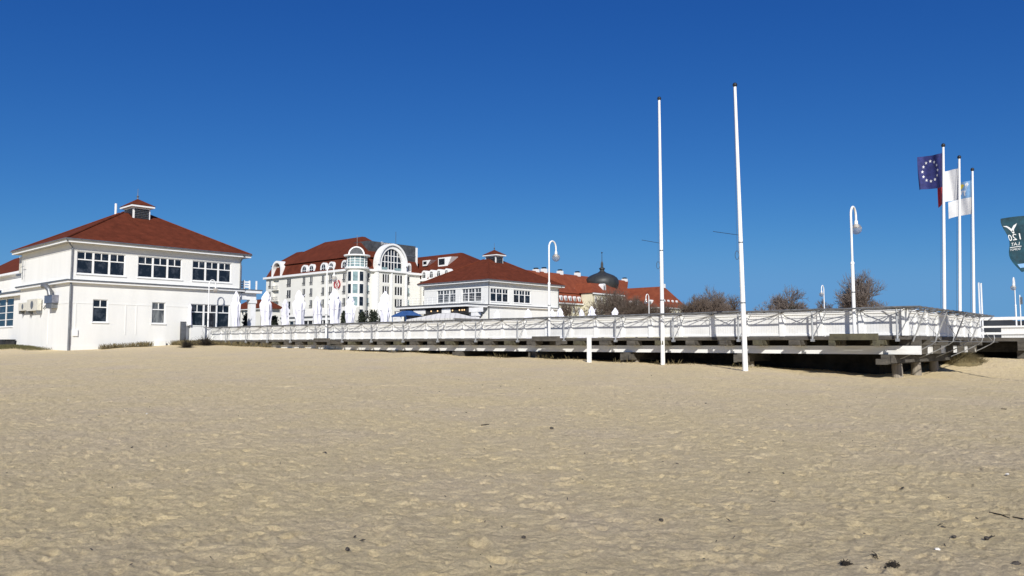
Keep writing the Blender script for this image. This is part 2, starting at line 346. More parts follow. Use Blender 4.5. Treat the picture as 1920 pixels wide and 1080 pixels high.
for j, p in enumerate([-.9 - 6.7 * k for k in range(9)]):    # cross beams on round piles
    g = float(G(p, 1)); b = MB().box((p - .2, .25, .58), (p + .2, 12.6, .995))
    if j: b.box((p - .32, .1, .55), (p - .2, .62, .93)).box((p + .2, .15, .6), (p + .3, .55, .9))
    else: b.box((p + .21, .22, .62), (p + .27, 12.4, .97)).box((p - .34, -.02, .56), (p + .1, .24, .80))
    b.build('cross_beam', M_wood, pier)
    for q in ([1.8, 4.8, 8.0] if j == 0 else [1.2]):
        z0 = float(G(p, q)) - .5
        if z0 < .5: MB().tube([(p, q, z0), (p + .02, q, .2), (p, q, .578)], [.235, .225, .215], 14).build('pile', M_pile, pier, smooth=True)
MB().box((-62.4, 3.2, -.6), (-2.2, 3.35, 1.63)).box((-2.2, 3.2, -.6), (-2.05, 14.3, 1.63)).build('bulkhead', M_woodd, pier)  # added dark sheet that keeps the space under the deck black
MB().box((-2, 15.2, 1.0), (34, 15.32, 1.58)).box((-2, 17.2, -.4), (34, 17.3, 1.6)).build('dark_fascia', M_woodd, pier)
b = MB()
for k in range(7):
    b.box((1.8 + 2.6 * k, 14.2, 1.1), (2.15 + 2.6 * k, 14.8, 1.62)); b.box((1.7 + 2.6 * k, 14.6, .1), (2.1 + 2.6 * k, 15.0, 1.1))
b.build('joist_ends', M_wood, pier)

# ------------------------------------------------------------------ white boarded fence with galvanised outrigger rails
def fence(name, label, axis, n, gal, group):
    # axis 'p': along the near edge (q = 0); axis 'q': along the seaward return (p = 0)
    L = n * 1.8; root = thing(name, label, 'fence', (0, 0, DZ), group)
    def P(s, o, z): return (-s, -o, z) if axis == 'p' else (o, s, z)
    def bx(b, s0, s1, o0, o1, z0, z1): return b.box(P(s0, o0, z0), P(s1, o1, z1))
    for k in range(n):
        s = k * 1.8; h = random.uniform(-.01, .01)
        b = MB(); bx(b, s + .12, s + 1.68, -.09, -.055, DZ + .025, 2.93 + h); b.build('board_panel', M_board, root)
        b = MB(); bx(b, s + .12, s + 1.68, -.055, -.02, 2.80, 2.90); b.build('rail', M_fpost, root); b = MB(); bx(b, s + .12, s + 1.68, -.055, -.02, DZ + .03, DZ + .12); b.build('rail', M_fpost, root)
    for k in range(n + 1):
        b = MB(); bx(b, k * 1.8 - .12, k * 1.8 + .12, -.11, .012, DZ + .012, 2.985); b.build('post', M_fpost, root)
    lean = axis == 'q'; o1 = .70; rails = MB(); pr = .5 if lean else 0
    for k in range(n // 2 + 1):
        s = k * 3.6 + (.25 if not lean else .6)
        if s > L + .3: continue
        b = MB()
        if lean:
            b.tube([P(s, .12, 1.56), P(s, .66, 2.96)], .034, 6); b.tube([P(s, .2, 1.75), P(s, -.02, 2.35)], .012, 4)
            b.tube([P(s + 1.0, .25, 2.6), P(s + 1.5, .85, 1.62)], .012, 4)
        else:
            b.tube([P(s, .30, 1.60), P(s, .30, 3.0)], .042, 6); bx(b, s - .07, s + .07, .2, .36, 1.56, 1.68)
            b.tube([P(s, .30, 1.66), P(s - .55, .04, 2.9)], .014, 4); b.tube([P(s, .3, 2.98), P(s, o1, 3.0)], .022, 5)
        b.build('arm', M_galvl, root)
    for o, z, r in ((o1, 3.0, .042), (.05, 2.95, .022)):
        m_ = 60; rails.tube([P(-o + (L + o) * i / m_, o, z + .012 * math.sin(i * 1.7)) for i in range(m_ + 1)], r, 6)
    if lean: rails.tube([P(.5, .85, 1.56), P(L + .3, .85, 1.56)], .022, 6)
    rails.build('outrigger_rail', M_galv, root)
    lat = MB(); nb = n
    for k in range(nb):
        s = k * 1.8; e = s + 1.8
        lat.tube([P(s, .05, 2.95), P(s + .75, o1, 3.0)], .018, 5); lat.tube([P(e, .05, 2.95), P(s + 1.05, o1, 3.0)], .018, 5)
        if k % 2: lat.tube([P(s, .05, 2.93), P(e, o1, 2.98)], .02, 5)
        else: lat.tube([P(e, .05, 2.93), P(s, o1, 2.98)], .02, 5)
        lat.tube([P(s, .04, 2.9), P(s, o1, 2.99)], .02, 4)
    lat.tube([P(0, .05, 2.95), P(-o1, o1, 3.0)], .026, 5); lat.tube([P(.9, .05, 2.95), P(-o1, o1, 2.985)], .022, 5)
    lat.tube([P(0, o1 * .5, 2.975), P(L, o1 * .5, 2.975)], .014, 5)
    lat.build('bracing', M_galv, root)
    if lean:
        for k in range(5):
            s = 1.1 + 3.0 * k
            MB().tube([P(s, -.55, .80), P(s, .2, 1.15), P(s, .7, 1.42), P(s, .88, 1.56), P(s, .93, 1.75), P(s, .9, 1.95)], .024, 6).build('bent_tube', M_galvl, root)
    return root
fence('boarded_fence', 'long white boarded fence with galvanised outriggers along the landward pier edge', 'p', 34, True, 'boarded fences on the pier')
fence('boarded_fence', 'short white boarded fence at the seaward corner, its galvanised arms leaning outwards', 'q', 8, True, 'boarded fences on the pier')
# main pier: open white board railing
rl = thing('pier_railing', 'white open board railing on the main pier beyond the fence corner', 'railing', (.2, 14.5, DZ))
for z0, z1 in ((2.78, 2.95), (2.36, 2.46), (1.98, 2.1)): MB().box((.0, 14.5, z0), (34, 14.56, z1)).build('board', M_trim, rl)
for k in range(7): MB().box((3.0 + 5 * k, 14.44, DZ), (4.1 + 5 * k, 14.5, 2.99)).build('post', M_fpost, rl)
MB().box((1.0, 14.57, DZ), (2.95, 14.61, 2.4)).build('board_panel', M_board, rl)
MB().box((4.2, 14.57, DZ), (34, 14.6, 2.6)).build('board_panel', M_board, rl)

# ------------------------------------------------------------------ lamps on bracket boxes
def lamp(p, q, s, label):
    t = thing('street_lamp', label, 'street lamp', (p, q, DZ), 'curved pier lamps')
    b = MB(); b.tube([(p, q, DZ - .1), (p, q, DZ + 3.2)], [.078, .072], 12); b.lathe((p, q, DZ + 3.2), [(.085, -.04), (.085, .04), (.06, .08)], 12)
    pts = [(p, q, DZ + 3.25), (p, q, 7.15)]
    for i in range(1, 13): a = math.pi * i / 12; pts.append((p, q + s * .33 * (1 - math.cos(a)), 7.15 + .42 * math.sin(a)))
    pts.append((p, q + s * .66, 6.95)); b.tube(pts, .048, 10); b.build('pole', M_pole, t, smooth=True)
    qg = q + s * .66
    MB().lathe((p, qg, 6.98), [(.05, .02), (.075, -.02), (.08, -.16), (.11, -.24), (.105, -.30), (.02, -.31)], 12).build('socket', M_trim, t, smooth=True)
    prof = [(.24 * math.sin(math.pi * i / 10), -.24 * math.cos(math.pi * i / 10)) for i in range(1, 10)]
    MB().lathe((p, qg, 6.60), [(.02, -.24)] + prof + [(.08, .235)], 20).build('globe', M_globe, t, smooth=True)
    MB().tube([(p, q, DZ + 1.9), (p, q, DZ + 1.95)], .085, 12).build('clamp_band', M_gutter, t)
LPS = [(1603, 'tallest looking curved white lamp, in front of the round bare tree by the fence corner'),
       (1030, 'curved white lamp with smoked globe to the right of the white corner pavilion'),
       (611, 'curved white lamp with smoked globe in front of the mansard roofed hotel'),
       (389, 'curved white lamp with smoked globe in front of the two storey pavilion by the sand')]
for x, lab in LPS:
    q = -.42; d = ray(x, 632); 
    lo, hi = -70., 5.
    for _ in range(60):
        m = (lo + hi) / 2; W_ = toW(m, q)
        if 960 + 1450 * W_.x / (W_.y * math.cos(PITCH)) < x: lo = m
        else: hi = m
    lamp(m, q, 1, lab)
    t = thing('lamp_bracket', {1603: 'mossy timber bracket box under the lamp by the bare round tree', 1030: 'dark timber bracket box under the lamp beside the corner pavilion',
        611: 'dark timber bracket box under the lamp before the hotel', 389: 'timber bracket box under the lamp beside the two storey pavilion'}[x], 'bracket', (m, q, 1.6), 'lamp bracket boxes')
    mm = M_moss if x == 1603 else M_wood; c = m + .1
    MB().box((c - 1.0, -.95, 1.62), (c + 1.0, -.80, 1.90)).build('front_beam', mm, t)
    for s in (-1, 1): MB().box((c + s * .92 - .11, -.79, 1.44), (c + s * .92 + .11, -.17, 1.63)).box((c + s * .92 - .13, -.93, 1.36), (c + s * .92 + .13, -.78, 1.618)).build('side_beam', mm, t)
    MB().box((c - .8, -.78, 1.68), (c + .8, -.16, 1.72)).build('top_plank', mm, t)
for x, lab in ((1546, 'small distant curved lamp facing left between the two dark bare trees'), (1217, 'small distant curved lamp in front of the domed orange roofed hotel'),
               (1905, 'curved lamp standing by the wooded hills at the right edge')):
    lo, hi = -70., 15.
    q = 46.4 if x != 1905 else 48.5
    for _ in range(60):
        m = (lo + hi) / 2; W_ = toW(m, q)
        if 960 + 1450 * W_.x / W_.y < x: lo = m
        else: hi = m
    lamp(m, q, -1, lab)
    MB().box((m - .9, 46.06, 1.6), (m + .9, q + .3, 1.72)).build('deck_bracket', M_wood, pier)

# ------------------------------------------------------------------ bare poles in the sand
def tallpole(xb, yb, xt, yt, r0, r1, label, ring, rod):
    p, q, z = ghit(xb, yb); Y = toW(p, q).y; top = atd(xt, yt, Y - .6)
    t = thing('flagpole', label, 'flagpole', (p, q, z), 'bare poles in the sand')
    B = Vector((p, q, z - .4)); T = Vector(top)
    MB().tube([B.lerp(T, f) for f in (0, .25, .5, .75, 1)], [r0 + (r1 - r0) * f for f in (0, .25, .5, .75, 1)], 14).build('shaft', M_pole, t, smooth=True)
    MB().lathe(T, [(.05, 0), (.08, .02), (.11, .09), (.08, .17), (.02, .2)], 10).build('cap', M_black, t, smooth=True)
    f = (ring - yb) / (yt - yb); c = B.lerp(T, f); d = Vector((-CT * 0 - .743, -.669, 0))
    rr = r0 + (r1 - r0) * f
    MB().tube([c + Vector((-.743, -.669, 0)) * (rr * .9) + Vector((-.07 * (1 - math.cos(a)), -.06 * (1 - math.cos(a)), .2 * math.sin(a))) for a in [i * .63 for i in range(11)]], .012, 4).build('rope_coil', M_rope, t)
    MB().tube([c + Vector((-.70 * rr - .06, -.7 * rr - .06, 0)), T + Vector((-.06, -.05, -.1))], .005, 4).build('halyard', M_rope, t)
    f = (rod[1] + 14 - yb) / (yt - yb); MB().tube([B.lerp(T, f), B.lerp(T, f + .004)], (r0 + (r1 - r0) * f) * 1.06, 14).tube([B.lerp(T, .26), B.lerp(T, .264)], (r0 * .75 + r1 * .25) * 1.05, 14).build('joint_bands', M_gutter, t)
    f = (rod[1] - yb) / (yt - yb); c = B.lerp(T, f); e = Vector(atd(rod[0], rod[1], Y - .2))
    MB().tube([c, e], .011, 4).build('side_rod', M_black, t)
tallpole(1243, 683, 1236, 188, .118, .06, 'bare white flagpole standing in the sand, shorter looking of the two', 490, (1203, 450))
tallpole(1398, 696, 1378, 163, .125, .062, 'bare white flagpole leaning slightly left, taller looking of the two in the sand', 470, (1337, 434))
p, q, z = ghit(1105, 679)
t = thing('short_post', 'short square white post stuck in the sand before the fence', 'post', (p, q, z))
MB().prism([(p + a, q + c_, z - .3) for a, c_ in ((-.09, -.09), (.09, -.09), (.09, .09), (-.09, .09))], (0, 0, 1.72)).build('shaft', M_pole, t)
MB().box((p - .13, q - .04, z + 1.2), (p - .092, q + .04, z + 1.32)).build('hook_plate', M_trim, t)

# ------------------------------------------------------------------ flags
def star(n=5): return [(math.sin(math.pi * i / n) * (1 if i % 2 == 0 else .4), math.cos(math.pi * i / n) * (1 if i % 2 == 0 else .4)) for i in range(2 * n)]
class Cloth:
    def __init__(s, o, d, L, H, amp, ph, sag=.0, k=2.1, cut=0):
        s.o = Vector(o); s.d = Vector(d).normalized(); s.n = Vector((-s.d.y, s.d.x, 0)); s.L = L; s.H = H; s.amp = amp; s.ph = ph; s.sag = sag; s.k = k; s.cut = cut
    def at(s, u, v, off=0):                    # u from the hoist, v from the top, both 0..1
        a = s.amp * u ** .7 * (math.sin(s.k * 3.14 * u + s.ph + v * 1.1) + .35 * math.sin(s.k * 6.1 * u - s.ph + v * 2.3))
        x = s.L * (u - .06 * math.sin(s.k * 3.14 * u) * u)
        x *= 1 - s.cut * v * v * u + s.cut * .22 * u * math.sin(9 * v + 1.2)
        return s.o + s.d * x + s.n * (a + off) + Vector((0, 0, -s.H * v - s.sag * u ** 1.5 * s.L - .03 * math.sin(5 * u + s.ph)))
    def grid(s, u0, u1, v0, v1, n=24, m=12, th=.008):
        b = MB(); vs = []
        for side in (-1, 1):
            for i in range(n + 1):
                for j in range(m + 1): vs.append(s.at(u0 + (u1 - u0) * i / n, v0 + (v1 - v0) * j / m, side * th / 2))
        N = (n + 1) * (m + 1); fs = []
        for i in range(n):
            for j in range(m):
                a = i * (m + 1) + j; f = (a, a + 1, a + m + 2, a + m + 1); fs += [f, tuple(N + x for x in reversed(f))]
        return b.add(vs, fs)
    def patch(s, pts2, faces, th=.012):
        b = MB()
        for side in (-1, 1):
            b.add([s.at(u, v, side * th) for u, v in pts2], [tuple(f) if side > 0 else tuple(reversed(f)) for f in faces])
        return b
FB = []
for i, (qq, lab) in enumerate(((7.15, 'white flagpole flying the dark blue flag with stars'), (10.35, 'white flagpole flying the white and red flag'), (13.6, 'white flagpole flying the blue and white crested flag'))):
    p = .0 if i else -.0; p = -.15
    W_ = toW(p, qq); tp = atd(*((1770, 276), (1800, 298), (1824.5, 321))[i], W_.y)
    t = thing('flagpole', lab, 'flagpole', (p, qq, DZ), 'flagpoles at the fence corner')
    B = Vector((p, qq, DZ)); T = Vector((p + (tp[0] - p) * .9, qq + (tp[1] - qq) * .9, tp[2]))
    MB().tube([B, B.lerp(T, .5), T], [.085, .075, .05], 12).build('shaft', M_pole, t, smooth=True)
    MB().lathe(T, [(.04, 0), (.085, .04), (.10, .1), (.07, .17), (.015, .2)], 10).build('cap', M_black, t, smooth=True)
    MB().tube([T + Vector((-.09, -.05, -.2)), B + Vector((-.1, -.06, 1.4))], .006, 4).build('halyard', M_rope, t)
    FB.append(T)
# which way the wind carries the cloth (pier axes): mostly towards the picture's left and away
wd = Vector((-CT * .55 + ST * .84 * -1 * -1, 0, 0))
def wdir(ax, ay): return Vector((ax * CT + ay * ST, -ax * ST + ay * CT, 0))
T = FB[0]; c1 = Cloth(T + Vector((-.06, -.03, -.28)), wdir(-.6, .8), 1.2, 1.72, .15, .6, .04, 2.3)
f1 = c1.grid(0, 1, 0, 1, 28, 12).build('flag', M_navy, base=tuple(T), smooth=True)
tag(f1, 'dark blue flag with a ring of white stars, blowing left from its pole', 'flag', 'flags on the corner poles')
for k in range(12):
    a = k * math.pi / 6; cu, cv = .5 + .29 * math.sin(a), .47 + .30 * math.cos(a)
    pts = [(cu + x * .055, cv - y * .055) for x, y in star()]
    o = c1.patch(pts, [tuple(range(10))]).build('star', M_white, f1)
T = FB[1]; c2 = Cloth(T + Vector((-.06, -.03, -.5)), wdir(-.6, .8), 1.2, 1.68, .16, 2.4, .18, 2.4)
f2 = c2.grid(0, .62, 0, 1, 20, 12).build('flag', M_white, base=tuple(T), smooth=True)
tag(f2, 'white flag with a crumpled red fly half, between the blue flag and the crested one', 'flag', 'flags on the corner poles')
c2.grid(.62, 1.02, 0, 1.02, 20, 12).build('red_half', M_red, f2, smooth=True)
T = FB[2]; c3 = Cloth(T + Vector((-.06, -.03, -.5)), wdir(-.62, .78), 1.2, 1.9, .10, 1.2, .14, 1.5)
f3 = c3.grid(0, 1, .5, 1, 24, 8).build('flag', M_white, base=tuple(T), smooth=True)
tag(f3, 'light blue and white flag with a yellow and white crest, nearest the right', 'flag', 'flags on the corner poles')
c3.grid(0, 1, 0, .5, 24, 8).build('blue_half', M_lblue, f3, smooth=True)
yb = [(.62, .1), (.42, .06), (.32, .12), (.5, .22), (.72, .24), (.82, .18)]
c3.patch(yb, [tuple(range(6))]).build('yellow_crest', M_yel, f3)
for pts in ([(.3, .08), (.18, .03), (.12, .1), (.2, .16), (.3, .34), (.36, .32), (.27, .15)], [(.55, .27), (.42, .25), (.5, .38), (.56, .36)], [(.72, .28), (.62, .27), (.68, .4), (.74, .38)], [(.4, .27), (.34, .26), (.3, .42), (.36, .43)]):
    c3.patch(pts, [tuple(range(len(pts)))]).build('white_crest', M_white, f3)
# teal flag whose pole stands just outside the picture
def text_mesh(s, size):
    cu = bpy.data.curves.new('lettering', 'FONT'); cu.body = s; cu.size = size; cu.align_x = 'CENTER'; cu.resolution_u = 3
    o = bpy.data.objects.new('lettering', cu); COL.objects.link(o); bpy.context.view_layer.update()
    me = o.evaluated_get(bpy.context.evaluated_depsgraph_get()).to_mesh()
    vs = [(v.co.x, v.co.y) for v in me.vertices]; fs = [tuple(f.vertices) for f in me.polygons]
    o.evaluated_get(bpy.context.evaluated_depsgraph_get()).to_mesh_clear(); bpy.data.objects.remove(o); return vs, fs
tp = atd(1991, 395, 31.5); bp_ = (tp[0], tp[1], float(G(tp[0], tp[1])))
t = thing('flagpole', 'white flagpole in the sand carrying the teal anniversary flag', 'flagpole', bp_)
MB().tube([(bp_[0], bp_[1], bp_[2] - .3), (bp_[0], bp_[1], tp[2] + .3)], [.07, .05], 10).build('shaft', M_pole, t, smooth=True)
MB().lathe((bp_[0], bp_[1], tp[2] + .3), [(.05, 0), (.08, .06), (.02, .14)], 8).build('cap', M_black, t)
T = Vector((bp_[0], bp_[1], tp[2])); c4 = Cloth(T + Vector((0, 0, -.05)), wdir(-.93, .3), 1.98, 2.3, .2, .3, .09, 1.7, .22)
f4 = c4.grid(0, 1, 0, 1, 30, 16).build('flag', M_teal, base=tuple(T), smooth=True)
tag(f4, 'dark teal flag with white lettering and a bird emblem at the right edge', 'flag')
c4.grid(.05, .9, .86, .93, 20, 2, .02).build('pale_stripe', M_lblue, f4, smooth=True)
for s, size, cv in (('120', .37, .42), ('LAT', .19, .52), ('SOPOT', .125, .61)):
    vs, fs = text_mesh(s, size)
    c4.patch([(.865 + x / 1.92, cv - y / 2.3) for x, y in vs], fs).build('lettering', M_white, f4)
c4.patch([(.75, .54), (.98, .54), (.98, .55), (.75, .55)], [(0, 1, 2, 3)]).build('lettering_rule', M_white, f4)
for pts in ([(.63, .13), (.69, .17), (.72, .215), (.745, .24), (.72, .30), (.70, .245), (.66, .19)], [(.86, .15), (.79, .16), (.755, .20), (.735, .25), (.75, .30), (.78, .23), (.80, .19)], [(.71, .30), (.76, .30), (.745, .335), (.725, .335)]):
    c4.patch([(u + .125, v * .85 + .015) for u, v in pts], [tuple(range(len(pts)))]).build('bird_emblem', M_white, f4)
# two thin posts, mast by the far lamp
for x, yt, lab in ((1838, 531, 'left one of two thin white posts close together behind the fence corner'), (1842.5, 532, 'right one of two thin white posts close together behind the fence corner')):
    a = atd(x, 600, 62); b_ = atd(x, yt, 62)
    t = thing('thin_post', lab, 'post', (a[0], a[1], DZ), 'thin white posts')
    MB().box((a[0] - .045, a[1] - .045, DZ), (a[0] + .045, a[1] + .045, b_[2])).build('shaft', M_pole, t)
    MB().lathe((a[0], a[1], b_[2] + .002), [(.06, 0), (.06, .03), (.01, .06)], 8).build('cap', M_trim, t)
a = atd(1914, 600, 74); b_ = atd(1914, 553, 74)
t = thing('thin_post', 'thin white post with a grey box beside the lamp at the right edge', 'post', (a[0], a[1], DZ))
MB().tube([(a[0], a[1], DZ - .1), (a[0], a[1], b_[2])], .05, 8).build('shaft', M_pole, t)
MB().box((a[0] + .06, a[1] - .08, b_[2] - .9), (a[0] + .2, a[1] + .08, b_[2] - .2)).build('box', M_gutter, t)

# ------------------------------------------------------------------ closed umbrellas on the deck
def umbrella(x, yt, Y, label, wide=1., sd=0):
    a = atd(x, yt, Y); p, q, zt = a; H = zt - DZ
    t = thing('closed_umbrella', label, 'umbrella', (p, q, DZ), 'closed white umbrellas on the deck')
    rr = random.Random(sd); w_ = wide * rr.uniform(1.08, 1.22)
    MB().tube([(p, q, DZ), (p, q, zt - .2)], .04, 8).build('pole', M_galv, t)
    MB().box((p - .45, q - .45, DZ), (p + .45, q + .45, DZ + .08)).build('base', M_gutter, t)
    prof = [(.50, .30), (.44, .55), (.34, 1.1), (.30, H * .42), (.36, H * .52), (.38, H * .66), (.40, H * .74), (.26, H * .80), (.30, H * .86), (.16, H * .94), (.04, H)]
    b = MB(); vs_n = 28; b.lathe((p, q, DZ), [(r_ * w_ * rr.uniform(.92, 1.08), z) for r_, z in prof], vs_n, .30, 7, sd)
    lx, ly = rr.uniform(-.1, .1), rr.uniform(-.1, .1)
    b.v = [(vx + lx * ((vz - DZ) / H) ** 2 + .03 * math.sin(vz * 3 + sd), vy + ly * ((vz - DZ) / H) ** 2 + rr.uniform(-.02, .02), vz) for vx, vy, vz in b.v]
    b.build('canopy', M_cloth, t, smooth=True)
    s = MB(); s.tube([(p + .4 * w_ * math.cos(k * .7), q + .4 * w_ * math.sin(k * .7), DZ + H * .6 + .03 * math.sin(k * 2)) for k in range(10)], .025, 4); s.build('strap', M_white, t)
    tip = rr.uniform(0, 6.28); MB().tube([(p + .2 * math.cos(tip), q + .2 * math.sin(tip), zt - H * .15), (p + .5 * math.cos(tip), q + .5 * math.sin(tip), zt - H * .07)], [.05, .015], 5).build('loose_corner', M_cloth, t)
UM = [(444, 546, 75, 'closed white umbrella beside the right end of the two storey pavilion', .85), (500, 546, 71.5, 'closed white umbrella just right of the porch column', 1.),
      (535, 561, 84, 'short closed white umbrella third from the two storey pavilion', .9), (563, 544, 70, 'closed white umbrella with a flared skirt left of the red emblem', 1.05),
      (596, 556, 80, 'slim closed white umbrella left of the hotel lamp', .9), (628, 541, 67, 'closed white umbrella right under the red emblem, the tallest one', 1.),
      (657, 554, 76, 'closed white umbrella next right of the one below the red emblem', 1.05), (722, 546, 66, 'closed white umbrella standing alone left of the blue tent', 1.02),
      (932, 582, 101, 'small closed umbrella nearest the corner of the far white pavilion', 1.), (990, 579, 101, 'small closed umbrella before the blank end of the far pavilion wall', 1.1),
      (1036, 580, 101, 'small closed umbrella just right of the lamp by the far pavilion', .9), (1051, 577, 100, 'small closed umbrella second right of the lamp by the far pavilion', 1.05),
      (1091, 579, 100, 'small closed umbrella before the yellow hotel wall', .95), (1110, 574, 98, 'small closed umbrella left of the bare trees before the dome', 1.1),
      (1153, 577, 102, 'small closed umbrella standing alone amid the bare trees below the dome', 1.)]
for i, (x, y, Y, lab, wd_) in enumerate(UM): umbrella(x, y, Y, lab, wd_, i + 1)
# ------------------------------------------------------------------ building helpers.  axis 'p': wall in plane p=c facing +p;  axis 'q': wall in plane q=c facing -q;  o = depth inwards
def wpt(axis, c, s, o, z): return (c - o, s, z) if axis == 'p' else (s, c + o, z)
def wbox(b, axis, c, s0, s1, z0, z1, o0, o1): return b.box(wpt(axis, c, s0, o0, z0), wpt(axis, c, s1, o1, z1))
def wall_open(b, axis, c, s0, s1, z0, z1, ops, depth=.22):
    ops = [(max(a, s0), min(b_, s1), max(d, z0), min(e, z1)) for a, b_, d, e in ops]
    S = sorted({s0, s1, *[x for o in ops for x in o[:2]]}); Z = sorted({z0, z1, *[x for o in ops for x in o[2:]]})
    for i in range(len(S) - 1):
        for j in range(len(Z) - 1):
            ms, mz = (S[i] + S[i + 1]) / 2, (Z[j] + Z[j + 1]) / 2
            if any(o[0] < ms < o[1] and o[2] < mz < o[3] for o in ops): continue
            b.poly([wpt(axis, c, S[i], 0, Z[j]), wpt(axis, c, S[i + 1], 0, Z[j]), wpt(axis, c, S[i + 1], 0, Z[j + 1]), wpt(axis, c, S[i], 0, Z[j + 1])])
    for a, e, d, f in ops:
        for (sa, za, sb, zb) in ((a, d, e, d), (a, f, e, f), (a, d, a, f), (e, d, e, f)):
            b.poly([wpt(axis, c, sa, 0, za), wpt(axis, c, sb, 0, zb), wpt(axis, c, sb, depth, zb), wpt(axis, c, sa, depth, za)])
def window(root, axis, c, s0, s1, z0, z1, nu=3, tr=.36, dep=.13, fr=.075, gm=None, sill=True, low=0, sub=True, mt=None):
    # nu lights, each with a transom (two small panes) over one large pane
    b = MB(); mt = mt or M_trim
    def bar(a, e, d, f, o=dep - .05): wbox(b, axis, c, a, e, d, f, o, dep + .03)
    bar(s0 + .003, s0 + fr, z0, z1); bar(s1 - fr, s1 - .003, z0, z1); bar(s0 + fr, s1 - fr, z1 - fr, z1 - .003); bar(s0 + fr, s1 - fr, z0 + .003, z0 + fr)
    W_ = (s1 - s0) / nu; zt = z1 - (z1 - z0) * tr
    for i in range(1, nu): bar(s0 + W_ * i - fr * 1.1, s0 + W_ * i + fr * 1.1, z0 + fr, z1 - fr, dep - .06)
    if tr:
        for i in range(nu):
            a, e = s0 + W_ * i + fr * 1.1, s0 + W_ * (i + 1) - fr * 1.1; bar(a, e, zt - fr * .6, zt + fr * .6)
            m = (a + e) / 2; bar(m - fr * .45, m + fr * .45, zt + fr * .6, z1 - fr)
            for k in range(low): zz = z0 + (zt - z0) * (k + 1) / (low + 1); bar(a, e, zz - fr * .4, zz + fr * .4)
    f = b.build('window', mt, root)
    g = MB(); wbox(g, axis, c, s0 + .004, s1 - .004, z0 + .004, z1 - .004, dep, dep + .02); g.build('pane', gm or M_glass, f)
    if sill: g = MB(); wbox(g, axis, c, s0 - .08, s1 + .08, z0 - .09, z0 - .005, -.09, dep); g.build('sill', M_trim, f)
    return f
def hip(b, p0, p1, q0, q1, ze, rp0, rp1, rq0, rq1, zr):
    E = [(p0, q0, ze), (p1, q0, ze), (p1, q1, ze), (p0, q1, ze)]; T = [(rp0, rq0, zr), (rp1, rq0, zr), (rp1, rq1, zr), (rp0, rq1, zr)]
    b.add(E + T, [(0, 1, 5, 4), (1, 2, 6, 5), (2, 3, 7, 6), (3, 0, 4, 7), (4, 5, 6, 7), (0, 3, 2, 1)]); return E, T
def pt_q(x, y, q, y2=None): p, z = onQ(x, y, q); return p, z

